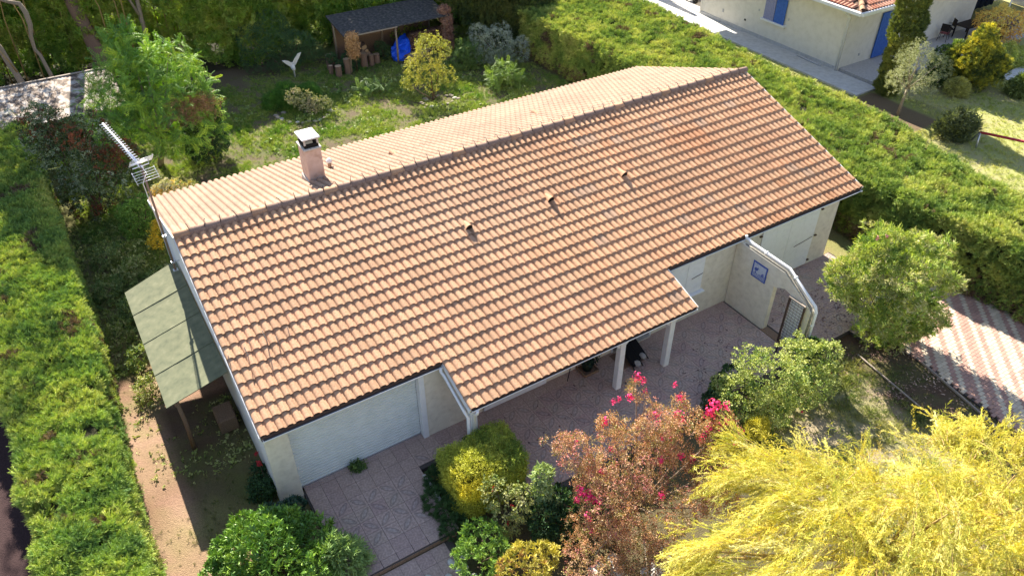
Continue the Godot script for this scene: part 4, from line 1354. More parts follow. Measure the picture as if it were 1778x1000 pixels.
	# feathery tree that overhangs the shed
	var ac := thing("feathery_tree", "bright green feathery leaved tree spreading over the end of the shed", "tree", Vector3(1.3, GRADE, -19.7))
	var acb := [[1.58, 4.78, -20.02, 0.85], [2.61, 4.44, -18.67, 0.88], [0.77, 3.33, -20.52, 0.95], [1.78, 3.68, -18.95, 1.2], [2.89, 3.19, -18.61, 1.05], [2.15, 2.17, -18.48, 1.3], [0.14, 2.44, -20.32, 1.0], [0.82, 1.76, -19.08, 1.3], [2.97, 1.15, -19.15, 1.05], [3.35, 2.46, -18.91, 0.8]]
	var loc := []
	for q in acb: loc.append([q[0] - 1.3, q[1] + 0.15, q[2] + 19.7, q[3]])
	crown("crown", ac, ks("feather"), M.leaf, loc, [col(0.08, 0.18, 0.03), col(0.17, 0.31, 0.035), col(0.36, 0.48, 0.04)], {"per": 12.0, "up": 0.4, "deep": 0.35, "rag": 0.55, "size": 1.15, "gap": -0.28, "hue": 110.0})
	limbs("trunk", ac, Vector3(0, 0, 0), Vector3(0.3, 1.3, 0.3), loc.slice(0, 7), 0.11, M.pale_bark)
	var dry := []
	for i in 90: dry.append(Transform3D(frame(Vector3(0.25, -0.9, 0.5) + rdir() * 0.25, 1.3), Vector3(2.9 + rng.randf_range(-0.55, 0.55), 3.25 + rng.randf_range(-0.28, 0.28), -17.9 + rng.randf_range(-0.15, 0.15)) - Vector3(1.3, GRADE, -19.7)))
	var dc := []
	for i in 90: dc.append(col(0.36, 0.21, 0.11) * rng.randf_range(0.6, 1.2))
	many("dry_fronds", ac, L.willow_1, M.leaf_dry, dry, dc).set_meta("kind", "stuff")
	shrub("ivy_mass", "dark ivy mass hanging down beside the feathery tree", "ivy", Vector3(3.3, GRADE, -18.9), [[3.34, 1.84, -18.97, 0.8], [3.67, 2.23, -18.71, 0.5], [3.23, 0.64, -19.05, 0.95], [3.24, 2.74, -19.04, 0.5], [3.56, 0.91, -18.84, 0.6]], ks("broad"), M.leaf, [col(0.022, 0.05, 0.012), col(0.05, 0.09, 0.02)], {"per": 80.0, "up": -0.1})
	shrub("creeper_bush", "tangled bush of rusty dead creeper and pale green leaves beside the hedge", "bush", Vector3(-1.5, GRADE, -16.9), [[-2.27, 3.28, -17.67, 0.9], [-0.95, 3.5, -16.26, 0.85], [-2.01, 2.2, -17.51, 1.05], [-1.05, 1.9, -16.2, 1.0], [-1.77, 0.75, -16.65, 0.95], [-2.23, 3.9, -17.64, 0.5], [-0.05, 2.1, -16.29, 0.8]], ks("broad"), M.leaf, [col(0.26, 0.085, 0.025), col(0.16, 0.07, 0.03), col(0.05, 0.09, 0.02), col(0.10, 0.15, 0.035), col(0.30, 0.34, 0.22), col(0.13, 0.18, 0.03)], {"per": 46.0, "rag": 0.5, "deep": 0.6}, 7)
	# shrubs and small trees of the back lawn
	shrub("yellow_shrub", "airy yellow green shrub in a ring of stones on the back lawn", "shrub", Vector3(14.35, GRADE, -19.4), [[14.29, 2.15, -19.57, 0.84], [13.58, 1.5, -19.66, 0.64], [14.81, 2.24, -19.24, 0.52], [14.16, 1.05, -19.18, 0.74], [14.2, 2.6, -19.62, 0.4], [13.15, 0.77, -19.69, 0.42], [14.95, 1.14, -19.16, 0.52]], ks("broad"), M.leaf, [col(0.16, 0.19, 0.03), col(0.30, 0.31, 0.05), col(0.42, 0.38, 0.07)], {"per": 34.0, "rag": 0.5, "deep": 0.6}, 6)
	shrub("silver_shrub", "silvery grey green shrub at the foot of the dark evergreen", "shrub", Vector3(19.4, GRADE, -21.4), [[19.37, 1.05, -21.58, 0.95], [18.51, 0.73, -21.65, 0.72], [20.04, 0.63, -20.81, 0.72], [19.28, 0.4, -21.05, 0.78], [18.52, 1.45, -22.11, 0.58], [20.41, 1.05, -20.93, 0.4]], ks("olive"), M.leaf, [col(0.16, 0.20, 0.15), col(0.28, 0.33, 0.26), col(0.36, 0.40, 0.33)], {"per": 55.0, "rag": 0.5, "deep": 0.6}, 5)
	shrub("dark_evergreen", "tall dark evergreen bush at the far end of the broad hedge", "bush", Vector3(20.9, GRADE, -23.4), [[20.82, 1.55, -23.67, 1.4], [20.01, 1.87, -24.18, 1.25], [21.77, 1.23, -23.08, 1.4], [21.09, 0.5, -23.51, 1.1], [22.47, 0.68, -22.65, 1.1], [20.57, 3.01, -23.83, 1.25], [22.17, 2.18, -22.83, 1.25], [19.2, 3.0, -25.0, 1.3], [21.5, 3.6, -24.2, 1.2]], ks("spray"), M.needle, [col(0.04, 0.07, 0.012), col(0.08, 0.11, 0.02), col(0.13, 0.15, 0.03)], {"per": 50.0}, 3, 0.08)
	shrub("leafy_shrub", "low green shrub with large leaves between the silver shrub and the woodpile", "shrub", Vector3(17.6, GRADE, -21.9), [[17.68, 0.55, -21.94, 0.62], [17.35, 0.2, -22.14, 0.46], [18.0, 0.1, -21.74, 0.5]], ks("feather"), M.leaf, [col(0.07, 0.13, 0.02), col(0.14, 0.21, 0.04)], {"per": 12.0, "deep": 0.6}, 3)
	shrub("leafy_shrub", "pale green broad leaved plant near the house roof on the back lawn", "shrub", Vector3(17.9, GRADE, -18.8), [[17.9, 0.6, -18.8, 0.6], [18.4, 0.25, -18.4, 0.4], [17.5, 0.2, -18.7, 0.4]], ks("feather"), M.leaf, [col(0.10, 0.18, 0.03), col(0.20, 0.28, 0.05)], {"per": 14.0, "deep": 0.7}, 3)
	shrub("leafy_shrub", "small pale weedy shrub in the shade in front of the upright logs", "shrub", Vector3(12.0, GRADE, -21.9), [[12.0, 0.15, -21.6, 0.40], [12.5, 0.1, -21.2, 0.32], [11.5, 0.1, -21.8, 0.28]], ks("feather"), M.leaf, [col(0.09, 0.16, 0.04), col(0.18, 0.26, 0.08)], {"per": 9.0, "deep": 0.8}, 3)
	shrub("big_shrub", "wide shaded green shrub behind the white bird", "shrub", Vector3(9.3, GRADE, -27.4), [[9.32, 0.66, -27.3, 1.25], [8.34, 0.35, -27.71, 1.1], [10.14, 0.98, -26.9, 0.88], [8.14, 1.28, -27.84, 0.88], [10.75, 0.66, -26.6, 0.62], [9.2, 1.7, -28.2, 1.0]], ks("small"), M.leaf, [col(0.05, 0.10, 0.03), col(0.09, 0.16, 0.045)], {"per": 70.0}, 5)
	shrub("rose_bed", "pale scraggy rose bush in a stone edged bed on the back lawn", "rose", Vector3(8.5, GRADE, -21.2), [[8.43, 0.4, -21.28, 0.6], [8.01, 0.65, -21.45, 0.42], [8.81, 0.2, -21.05, 0.46], [9.15, 0.3, -20.83, 0.4]], ks("broad"), M.leaf, [col(0.10, 0.13, 0.04), col(0.24, 0.25, 0.12), col(0.36, 0.30, 0.22)], {"per": 42.0, "rag": 0.6, "deep": 0.7}, 6, 0.02)
	shrub("ground_plant", "bushy bright green plant behind the rose bed", "plant", Vector3(8.2, GRADE, -22.5), [[8.0, 0.2, -22.5, 0.7], [8.9, 0.15, -22.3, 0.6], [7.3, 0.1, -22.6, 0.5]], ks("grass"), M.leaf, [col(0.06, 0.15, 0.02), col(0.10, 0.22, 0.03)], {"per": 130.0, "up": 0.7, "size": 1.3}, 2)
	for q in [[-0.12, -14.9, 0.62, "green leafy shrub against the far corner of the gable"], [0.35, -13.5, 0.36, "yellow leaved shrub against the gable wall behind the antenna"]]:
		var yel: bool = q[2] < 0.5
		shrub("gable_shrub", q[3], "shrub", Vector3(q[0] - 0.3, GRADE, q[1]), [[q[0] - 0.2, 0.55, q[1], q[2]], [q[0] - 0.5, 0.25, q[1] + 0.3, q[2] * 0.8], [q[0] + 0.1, 0.9, q[1] + 0.1, q[2] * 0.7]], ks("broad"), M.leaf, [col(0.50, 0.36, 0.02), col(0.62, 0.46, 0.03)] if yel else [col(0.10, 0.20, 0.025), col(0.20, 0.33, 0.04)], {"per": 60.0, "rag": 0.5}, 3)
	shrub("flowering_climber", "cream and orange flowered climber showing over the back corner of the roof", "climber", Vector3(0.7, GRADE, -13.0), [[0.49, 2.14, -13.2, 0.32], [1.04, 2.25, -12.92, 0.3], [0.8, 2.3, -13.06, 0.26], [1.5, 2.2, -12.9, 0.2]], ks("broad"), M.leaf, [col(0.45, 0.26, 0.03), col(0.20, 0.24, 0.04), col(0.50, 0.46, 0.32), col(0.55, 0.36, 0.06)], {"per": 80.0, "rag": 0.6}, 3)
	woodpile()
	# white bird figure on a stem, wings raised
	var bird := thing("bird_figure", "white bird figure with raised wings on the back lawn", "garden figure", Vector3(9.35, GRADE, -25.6))
	var body := B.new(true)
	body.tube([Vector3(0.02, 0.40, 0.12), Vector3(0.0, 0.46, 0.08), Vector3(-0.02, 0.58, 0.0), Vector3(-0.02, 0.70, -0.04), Vector3(0.0, 0.78, -0.02), Vector3(0.03, 0.80, 0.05)], [0.03, 0.10, 0.12, 0.08, 0.05, 0.012], 9)
	put("body", body.done(), M.statue_white, bird)
	for g in [-1.0, 1.0]:
		var wing := B.new()
		var rise := 1.0 if g > 0 else 0.55
		wing.prism(PackedVector2Array([Vector2(0.0, 0.50), Vector2(0.20, 0.60 + 0.12 * rise), Vector2(0.42, 0.70 + 0.34 * rise), Vector2(0.54, 0.76 + 0.50 * rise), Vector2(0.36, 0.76 + 0.46 * rise), Vector2(0.16, 0.80 + 0.20 * rise), Vector2(0.0, 0.76)]), 0.03, Transform3D(Basis(Vector3(g, 0, 0.15).normalized(), Vector3.UP, Vector3(-0.15 * g, 0, 1).normalized() * 1.0), Vector3(-0.01, 0, -0.02)))
		put("wing", wing.done(), M.statue_white, bird)
	put("stem", tube_mesh([Vector3(0.0, 0, 0.04), Vector3(0.0, 0.46, 0.06)], [0.04], 7), M.cement, bird)
	# rings of stones round the beds
	for i in 18:
		var a := TAU * i / 18.0 + rng.randf() * 0.3
		var c := Vector3(14.4, GRADE, -19.0) + Vector3(cos(a) * rng.randf_range(0.7, 1.05), 0.02, sin(a) * rng.randf_range(0.45, 0.72))
		stone("edging_stone", c, rng.randf_range(0.08, 0.15), "rough stone in the ring round the yellow shrub", "stones round the yellow shrub", M.weathered_board if i % 6 else M.white_stone)
	for i in 16:
		var a := PI * 0.15 + PI * 1.1 * i / 16.0
		var c := Vector3(8.4, GRADE, -21.3) + Vector3(cos(a) * rng.randf_range(1.1, 1.5), 0.02, sin(a) * rng.randf_range(0.9, 1.2))
		stone("edging_stone", c, rng.randf_range(0.08, 0.14), "rough stone edging the rose bed", "stones round the rose bed", M.weathered_board if i % 4 else M.cement)
	# grass and weeds
	turf("lawn_grass", -2.4, 21.0, -27.5, -11.9, 120.0, ks("grass"), [col(0.10, 0.20, 0.025), col(0.16, 0.26, 0.035), col(0.29, 0.33, 0.08), col(0.20, 0.29, 0.05)], 0.95, 0.15)
	turf("lawn_weeds", 5.0, 20.5, -24.0, -11.9, 14.0, ks("weed"), [col(0.11, 0.20, 0.035), col(0.24, 0.31, 0.09), col(0.36, 0.38, 0.17)], 1.5, 0.55)

func stone(called: String, at: Vector3, r: float, label: String, group: String, m: Material) -> void:
	var b := B.new()
	var s := SphereMesh.new()
	s.radius = r
	s.height = r * 1.4
	s.radial_segments = 7
	s.rings = 4
	var o := put(called, s, m, self, Transform3D(Basis.from_euler(Vector3(rng.randf() * 0.5, rng.randf() * TAU, rng.randf() * 0.5)).scaled(Vector3(1.0, rng.randf_range(0.45, 0.8), rng.randf_range(0.7, 1.3))), at))
	tag(o, label, "stone", group)

func log_mesh(r: float, ln: float) -> Array:
	var s := B.new(true)
	s.tube([Vector3(0, 0, 0), Vector3(0.004, ln * 0.5, 0), Vector3(0, ln, 0)], [r, r * 0.96, r * 0.98], 10, false)
	var e := B.new()
	for k in 10:
		var a0 := TAU * k / 10
		var a1 := TAU * (k + 1) / 10
		for y in [0.0, ln + 0.002]:
			e.tri(Vector3(0, y, 0), Vector3(cos(a0) * r * 0.97, y, sin(a0) * r * 0.97), Vector3(cos(a1) * r * 0.97, y, sin(a1) * r * 0.97))
	return [s.done(), e.done()]

func woodpile() -> void:
	# open shelter with a tar felt roof over firewood
	var t := thing("wood_shelter", "open wood shelter with a black felt roof sloping forward", "shelter", Vector3(15.0, GRADE, -25.4))
	var rf := B.new()
	rf.prism(PackedVector2Array([Vector2(-1.35, 2.42), Vector2(1.05, 2.06), Vector2(1.05, 2.0), Vector2(-1.35, 2.36)]), 6.1, Transform3D(Basis(Vector3(0, 0, 1), Vector3.UP, Vector3.RIGHT), Vector3(-3.15, 0, 0)))
	put("roof", rf.done(), M.tar_felt, t)
	put("front_batten", box_mesh(Vector3(-1.6, 2.0, 1.06), Vector3(2.9, 0.06, 0.04)), M.weathered_board, t)
	for q in [[-2.9, 0.85, 2.0], [-0.2, 0.85, 2.0], [2.7, 0.85, 2.0], [-2.9, -1.1, 2.3], [-0.2, -1.1, 2.3], [2.7, -1.1, 2.3]]:
		put("post", tube_mesh([Vector3(q[0], 0, q[1]), Vector3(q[0] + 0.03, q[2] * 0.5, q[1]), Vector3(q[0], q[2], q[1])], [0.06, 0.055], 7), M.pale_bark, t)
	put("back_boards", box_mesh(Vector3(-0.1, 1.1, -1.15), Vector3(5.7, 2.1, 0.04)), M.raw_timber, t)
	shrub("dead_climber", "tuft of rusty dead climber on the left post of the wood shelter", "climber", Vector3(12.25, GRADE, -24.4), [[12.25, 1.75, -24.35, 0.30], [12.3, 1.35, -24.35, 0.32], [12.28, 0.95, -24.35, 0.26]], ks("dry"), M.leaf_dry, [col(0.36, 0.20, 0.08), col(0.50, 0.31, 0.14)], {"per": 160.0, "up": -0.3}, 1)
	shrub("dead_climber", "column of brown dead creeper on the right post of the wood shelter", "climber", Vector3(17.9, GRADE, -24.6), [[17.85, 2.05, -24.7, 0.32], [17.9, 1.6, -24.6, 0.30], [17.9, 1.1, -24.6, 0.3], [17.9, 0.6, -24.6, 0.3], [17.9, 0.2, -24.55, 0.28]], ks("dry"), M.leaf_dry, [col(0.20, 0.10, 0.06), col(0.34, 0.20, 0.13)], {"per": 170.0, "up": -0.3}, 1)
	# small stack of logs seen end on, at the left
	var lm := []
	for r in [0.085, 0.105, 0.125]: lm.append(log_mesh(r, 0.55))
	var n := 0
	for row in 5:
		for c in 6 - row:
			var k := rng.randi() % 3
			var o := thing("firewood_log", "cut log in the small heap under the left of the wood shelter", "log", Vector3(12.75 + 0.215 * c + 0.11 * row + rng.randf_range(-0.02, 0.02), GRADE + 0.11 + 0.185 * row, -25.95 + rng.randf_range(-0.06, 0.06)), rng.randf_range(-0.2, 0.2), "logs in the small heap")
			o.rotation.x = PI / 2
			put("bark", lm[k][0], M.bark, o)
			put("cut_end", lm[k][1], M.end_grain, o)
			n += 1
	# the long stack of thin split wood at the right
	var xs := []
	var cs := []
	for row in 15:
		for c in 24:
			xs.append(Transform3D(Basis(Vector3.UP, rng.randf_range(-0.15, 0.15)) * Basis(Vector3.RIGHT, PI / 2), Vector3(15.75 + 0.085 * c + rng.randf_range(-0.02, 0.02), GRADE + 0.06 + 0.085 * row, -25.2 + rng.randf_range(-0.10, 0.06))))
			cs.append(col(0.20, 0.12, 0.085) * rng.randf_range(0.45, 1.3))
	var sb := B.new(true)
	sb.tube([Vector3.ZERO, Vector3(0, 0.5, 0)], [0.042], 6, true)
	var st := many("firewood_stack", self, sb.done(), M.clay_tinted, xs, cs)
	st.set_meta("kind", "stuff")
	tag(st, "tall stack of thin dark firewood under the right of the wood shelter", "firewood")
	for i in 16:
		tag(put("board", box_mesh(Vector3.ZERO, Vector3(rng.randf_range(1.3, 1.9), 0.05, 0.13), 0.006), M.weathered_board if i % 2 else M.raw_timber, self, Transform3D(Basis(Vector3.UP, rng.randf_range(0.25, 0.5)), Vector3(15.95 + rng.randf_range(-0.1, 0.1), GRADE + 0.04 + 0.055 * (i / 2), -24.55 + 0.16 * (i % 2)))), "weathered board in the low pile behind the yellow shrub", "board", "boards in the low pile")
	# upright logs set in the grass in front
	var ups := [[11.35, -24.44, 0.62, 0.17, "short upright log nearest the bird figure, reddish bark and pale top"], [11.94, -24.61, 0.82, 0.18, "tallest upright log, pale bark, standing a little forward of the row"], [12.62, -25.05, 0.72, 0.16, "upright log leaning left beside the thickest one"], [12.98, -24.95, 0.78, 0.22, "thickest upright log with a broad pale top"], [13.45, -25.0, 0.58, 0.15, "thin short upright log between the thickest and the last"], [13.80, -25.1, 0.52, 0.17, "last upright log of the row, nearest the blue tarpaulin"], [11.39, -25.6, 0.80, 0.24, "broad upright log with ivy at the far end of the row"], [11.12, -24.95, 0.5, 0.12, "thin upright log half hidden behind the short reddish one"]]
	for q in ups:
		var m := log_mesh(q[3], q[2])
		var o := thing("upright_log", q[4], "log", Vector3(q[0], GRADE - 0.02, q[1]), rng.randf() * TAU, "upright logs in front of the wood shelter")
		o.rotation.z = rng.randf_range(-0.05, 0.05)
		put("bark", m[0], M.bark, o)
		put("cut_end", m[1], M.end_grain, o)
	shrub("ivy_clump", "dark ivy between the upright logs and the left post", "ivy", Vector3(12.2, GRADE, -25.0), [[12.2, 0.5, -24.9, 0.4], [12.35, 0.25, -24.8, 0.4], [11.7, 0.2, -24.9, 0.3], [11.4, 0.5, -25.4, 0.3]], ks("broad"), M.leaf, [col(0.03, 0.07, 0.02), col(0.06, 0.12, 0.03)], {"per": 90.0}, 2)
	shrub("ivy_clump", "green plant growing between the logs and the blue tarpaulin", "plant", Vector3(14.4, GRADE, -25.3), [[14.4, 0.3, -25.3, 0.42], [14.2, 0.6, -25.4, 0.3]], ks("broad"), M.leaf, [col(0.04, 0.08, 0.025), col(0.08, 0.14, 0.04)], {"per": 70.0}, 2)
	# blue tarpaulin thrown over something tall: a crumpled cone
	var tp := thing("tarpaulin", "crumpled bright blue tarpaulin draped in front of the firewood", "tarpaulin", Vector3(15.25, GRADE, -25.0))
	var tb := B.new()
	var rows := []
	for j in 13:
		var f := j / 12.0
		var ring := []
		for k in 26:
			var a := TAU * k / 26
			var r: float = (0.22 + 0.42 * sin(PI * (0.12 + 0.80 * f))) * (1.0 + 0.20 * sin(a * 4.0 + f * 5.0) + 0.40 * clump.get_noise_3d(cos(a) * 190.0, f * 260.0, sin(a) * 190.0))
			ring.append(Vector3(cos(a) * r * 0.85 + lerpf(0.42, -0.30, pow(f, 0.8)), lerpf(1.05, 0.02, f) + 0.16 * clump.get_noise_3d(a * 90.0, f * 310.0, 3.0) * (1.0 - f), sin(a) * r * 0.72 + lerpf(-0.20, 0.22, f)))
		rows.append(ring)
	for j in 12:
		for k in 26:
			tb.quad(rows[j][k], rows[j][(k + 1) % 26], rows[j + 1][(k + 1) % 26], rows[j + 1][k])
	for k in range(1, 25): tb.tri(rows[0][0], rows[0][k], rows[0][k + 1])
	put("sheet", tb.done(), M.tarp, tp)

# ---------------------------------------------------------------- between the left hedge and the gable
func side_garden() -> void:
	turf("path_weeds", -2.9, 0.0, -16.5, -2.0, 75.0, ks("weed"), [col(0.13, 0.21, 0.04), col(0.30, 0.35, 0.09), col(0.50, 0.48, 0.22)], 1.25, 0.14)
	turf("path_grass", -2.9, 0.0, -16.5, 2.0, 45.0, ks("grass"), [col(0.07, 0.12, 0.02), col(0.16, 0.18, 0.05)], 0.7, 0.12)
	shrub("dark_plant", "dark green plant in the shade at the foot of the gable pier", "plant", Vector3(-0.22, GRADE, -0.75), [[-0.25, 0.1, -0.75, 0.33], [-0.15, 0.35, -0.5, 0.22], [-0.12, 0.3, -1.2, 0.2]], ks("broad"), M.leaf, [col(0.025, 0.06, 0.015), col(0.05, 0.10, 0.02)], {"per": 110.0}, 2)
	shrub("red_flower", "small red flowered stem against the gable near the pier", "flower", Vector3(-0.1, GRADE, -1.0), [[-0.1, 0.75, -0.95, 0.05], [-0.08, 0.9, -1.15, 0.035]], ks("fluff"), M.petal, [col(0.40, 0.03, 0.03), col(0.48, 0.06, 0.05)], {"per": 600.0}, 2, 0.012)
	var bank := [[-1.9, -13.4, 0.5], [-1.2, -12.2, 0.42], [-2.2, -11.2, 0.5], [-0.7, -11.0, 0.36], [-1.6, -9.9, 0.45], [-2.3, -8.8, 0.42], [-1.9, -7.4, 0.36], [-2.0, -6.0, 0.3]]
	var says := ["bushy weed at the far end of the strip beside the long hedge", "pale green weed in the middle of the strip behind the lean-to", "dark green weed against the hedge beyond the lean-to", "low yellowish weed close to the gable behind the lean-to", "spreading weed at the far edge of the lean-to roof", "leafy weed between the hedge and the lean-to roof", "small weed beside the middle of the lean-to roof", "smallest weed on the bare earth beside the lean-to roof"]
	for k in bank.size():
		var q = bank[k]
		shrub("weed", says[k], "weed", Vector3(q[0], GRADE, q[1]), [[q[0], 0.12, q[1], q[2]], [q[0] + 0.25, 0.2, q[1] - 0.3, q[2] * 0.7], [q[0] - 0.2, 0.05, q[1] + 0.3, q[2] * 0.6]], ks("weed"), M.leaf, [col(0.07, 0.12, 0.03), col(0.22, 0.28, 0.06), col(0.44, 0.42, 0.18)] if k % 2 else [col(0.06, 0.11, 0.03), col(0.14, 0.21, 0.05), col(0.26, 0.30, 0.10)], {"per": 60.0, "rag": 0.8, "gap": -0.25, "group": "weeds beside the long hedge"}, 2, 0.015)
	# television aerial on a long mast fixed to the gable
	var a := thing("tv_aerial", "television aerial with a long toothed boom on a brown mast fixed to the gable", "aerial", Vector3(-0.13, 2.68, -7.45))
	put("mast", tube_mesh([Vector3(0.0, 0, 0), Vector3(0.0, 3.72, 0.37)], [0.032], 8), M.brown_pipe, a)
	for y in [0.30, 1.25]:
		put("bracket", tube_mesh([Vector3(0.0, y, 0), Vector3(0.22, y, 0.1 * y + 0.02)], [0.018], 6), M.galvanised, a)
		put("clamp", box_mesh(Vector3(0, y, 0.1 * y), Vector3(0.11, 0.06, 0.10), 0.01), M.galvanised, a)
	put("foot_plate", box_mesh(Vector3(0.0, 0.0, 0.0), Vector3(0.14, 0.03, 0.12), 0.005), M.galvanised, a)
	var bd := Vector3(-0.21, 0.20, -0.95).normalized()
	var sd := bd.cross(Vector3.UP).normalized()
	var top := Vector3(0.0, 3.62, 0.36)
	var bln := 2.15
	put("boom", tube_mesh([top - bd * 0.12, top + bd * bln], [0.026], 6), M.aluminium, a)
	put("boom_stay", tube_mesh([top - Vector3(0, 0.14, 0), top + bd * 0.75 - Vector3(0, 0.10, 0), top + bd * 1.05 - Vector3(0, 0.03, 0)], [0.016], 6), M.aluminium, a)
	for i in 18:
		var p := top + bd * (0.28 + i * 0.108)
		put("director", tube_mesh([p - sd * 0.10, p + sd * 0.10], [0.011], 5), M.aluminium, a)
	put("dipole", tube_mesh([top + bd * 0.08 - sd * 0.22 + Vector3(0, 0.03, 0), top + bd * 0.08 + sd * 0.22 + Vector3(0, 0.03, 0), top + bd * 0.02 + sd * 0.22 - Vector3(0, 0.04, 0), top + bd * 0.02 - sd * 0.22 - Vector3(0, 0.04, 0)], [0.016], 6), M.aluminium, a)
	for g in [-1.0, 1.0]:
		var c := top - bd * 0.10 + Vector3(0, 0.15 * g, 0.0)
		for i in 5:
			var p: Vector3 = c + (Vector3(0, 1, 0) * g * 0.6 - bd * 0.5).normalized() * (0.07 * i - 0.06)
			put("reflector_rod", tube_mesh([p - sd * 0.31, p + sd * 0.31], [0.006], 5), M.aluminium, a)
		for e in [-0.29, 0.29]:
			var q: Vector3 = c + sd * e
			put("reflector_frame", tube_mesh([q - (Vector3(0, g, 0) * 0.6 - bd * 0.5).normalized() * 0.09, q + (Vector3(0, g, 0) * 0.6 - bd * 0.5).normalized() * 0.27], [0.007], 5), M.aluminium, a)
	put("cable", tube_mesh([top, top + Vector3(0.07, -0.22, 0.08), top + Vector3(0.0, -0.32, 0.06), top + Vector3(-0.09, -0.5, 0.03), top + Vector3(-0.08, -1.0, 0.02), Vector3(-0.03, 1.4, 0.02)], [0.012], 5), M.white_paint, a)
	# dark blocks lying under the lean-to
	tag(put("timber_block", box_mesh(Vector3(-0.35, 0.1, -3.6), Vector3(0.5, 0.5, 0.7), 0.03), M.raw_timber), "rough dark wooden block in the shade under the lean-to", "block")

# ---------------------------------------------------------------- in front of the house
func front_garden() -> void:
	shrub("laurel_bush", "rounded glossy green laurel bush at the corner of the tiled patio", "bush", Vector3(-0.57, GRADE, 1.6), [[-0.6, 0.75, 1.51, 0.88], [-1.33, 0.5, 1.13, 0.6], [0.1, 0.6, 1.79, 0.64], [-0.22, 0.85, 1.25, 0.54], [-0.76, 0.7, 2.38, 0.98], [0.25, 0.4, 2.42, 0.48], [-1.75, 0.4, 1.39, 0.42], [-0.93, 0.6, 0.75, 0.44]], ks("laurel"), M.leaf_gloss, [col(0.07, 0.15, 0.015), col(0.13, 0.24, 0.018), col(0.22, 0.33, 0.025)], {"per": 70.0, "deep": 0.45, "up": 0.4, "rag": 0.55, "hue": 100.0})
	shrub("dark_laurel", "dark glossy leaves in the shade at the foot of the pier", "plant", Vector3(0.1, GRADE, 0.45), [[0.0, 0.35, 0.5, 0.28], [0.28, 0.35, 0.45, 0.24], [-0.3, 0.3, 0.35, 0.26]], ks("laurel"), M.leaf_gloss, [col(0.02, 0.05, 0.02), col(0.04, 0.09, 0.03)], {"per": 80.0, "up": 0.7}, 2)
	shrub("juniper", "pale feathery conifer sprigs leaning out of the laurel over the patio", "juniper", Vector3(0.62, GRADE, 2.4), [[0.68, 0.5, 2.33, 0.32], [0.72, 0.15, 2.4, 0.34], [0.52, 0.7, 2.25, 0.26]], ks("spray"), M.needle, [col(0.18, 0.28, 0.07), col(0.28, 0.38, 0.12)], {"per": 70.0, "up": 0.2, "rag": 0.7, "size": 1.2}, 2)
	# clipped two-tone bush
	var eu := thing("clipped_bush", "clipped rounded green and yellow bush in the bed beside the garage", "bush", Vector3(4.62, GRADE, 2.1))
	var core := SphereMesh.new()
	core.radius = 0.62
	core.height = 1.2
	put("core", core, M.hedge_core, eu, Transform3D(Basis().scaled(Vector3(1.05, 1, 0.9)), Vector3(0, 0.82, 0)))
	var xs := [[], [], []]
	var cs := [[], [], []]
	for i in 6500:
		var u := rdir()
		if u.y < -0.75: continue
		var q := u
		q = u * (1.0 / pow(pow(absf(u.x), 4.5) + pow(absf(u.y), 4.5) + pow(absf(u.z), 4.5), 1.0 / 4.5))
		var p := Vector3(q.x * 1.0, 0.84 + q.y * 0.74, q.z * 0.84) * (1.0 - 0.12 * rng.randf() + 0.05 * clump.get_noise_3dv(q * 160.0) + 0.16 * clump.get_noise_3dv(q * 55.0 + Vector3(20, 0, 0)))
		var gold: float = smoothstep(-0.1, 0.45, clump.get_noise_3dv(q * 45.0) * 0.45 + (-0.62 * q.x + 0.62 * q.z - 0.28) + 0.22 * (0.55 - q.y))
		var vivid: float = smoothstep(0.62, 0.40, Vector3(q.x + 0.70, q.y - 0.50, q.z - 0.80).length() + 0.12 * rng.randf())
		var c := hue([col(0.13, 0.20, 0.025), col(0.29, 0.34, 0.04), col(0.46, 0.46, 0.06)], p, 90.0)
		c = c.lerp(hue([col(0.44, 0.42, 0.04), col(0.56, 0.51, 0.05)], p, 60.0), gold * 0.8)
		c = c.lerp(hue([col(0.68, 0.58, 0.03), col(0.74, 0.64, 0.05)], p, 60.0), vivid)
		var j := rng.randi() % 3
		xs[j].append(Transform3D(frame(u + Vector3(0, 0.4, 0) + rdir() * 0.4, rng.randf_range(0.7, 1.2)), p))
		cs[j].append(c)
	for j in 3: many("crown", eu, L["small_%d" % j], M.leaf, xs[j], cs[j]).set_meta("kind", "stuff")
	put("stem", tube_mesh([Vector3(0, 0, 0), Vector3(0.05, 0.6, 0)], [0.07], 6), M.twig, eu)
	var rb := shrub("rose_bush", "pale leggy rose bush with a few red blooms in front of the clipped bush", "rose", Vector3(4.65, GRADE, 3.45), [[4.68, 0.7, 3.4, 0.5], [4.42, 1.1, 3.1, 0.34], [4.91, 1.0, 3.41, 0.26], [4.38, 0.4, 3.62, 0.36]], ks("broad"), M.leaf, [col(0.12, 0.18, 0.035), col(0.26, 0.28, 0.08), col(0.40, 0.38, 0.18)], {"per": 55.0, "rag": 0.6, "deep": 0.7, "gap": -0.3}, 5, 0.02)
	for q in [[-0.35, 1.45, -0.30], [-0.32, 0.72, 0.28], [-0.05, 1.0, 0.1]]:
		bloom(rb, Vector3(q[0], q[1], q[2]), 0.055, col(0.45, 0.015, 0.03))
	shrub("green_shrub", "bright green leafy shrub in front of the rose bush", "shrub", Vector3(3.46, GRADE, 4.0), [[3.64, 0.5, 3.75, 0.56], [3.25, 0.4, 3.82, 0.37], [3.71, 0.4, 4.2, 0.42], [3.23, 0.4, 4.24, 0.52]], ks("laurel"), M.leaf, [col(0.09, 0.17, 0.025), col(0.18, 0.29, 0.05), col(0.28, 0.38, 0.08)], {"per": 48.0, "rag": 0.4, "size": 0.85}, 4)
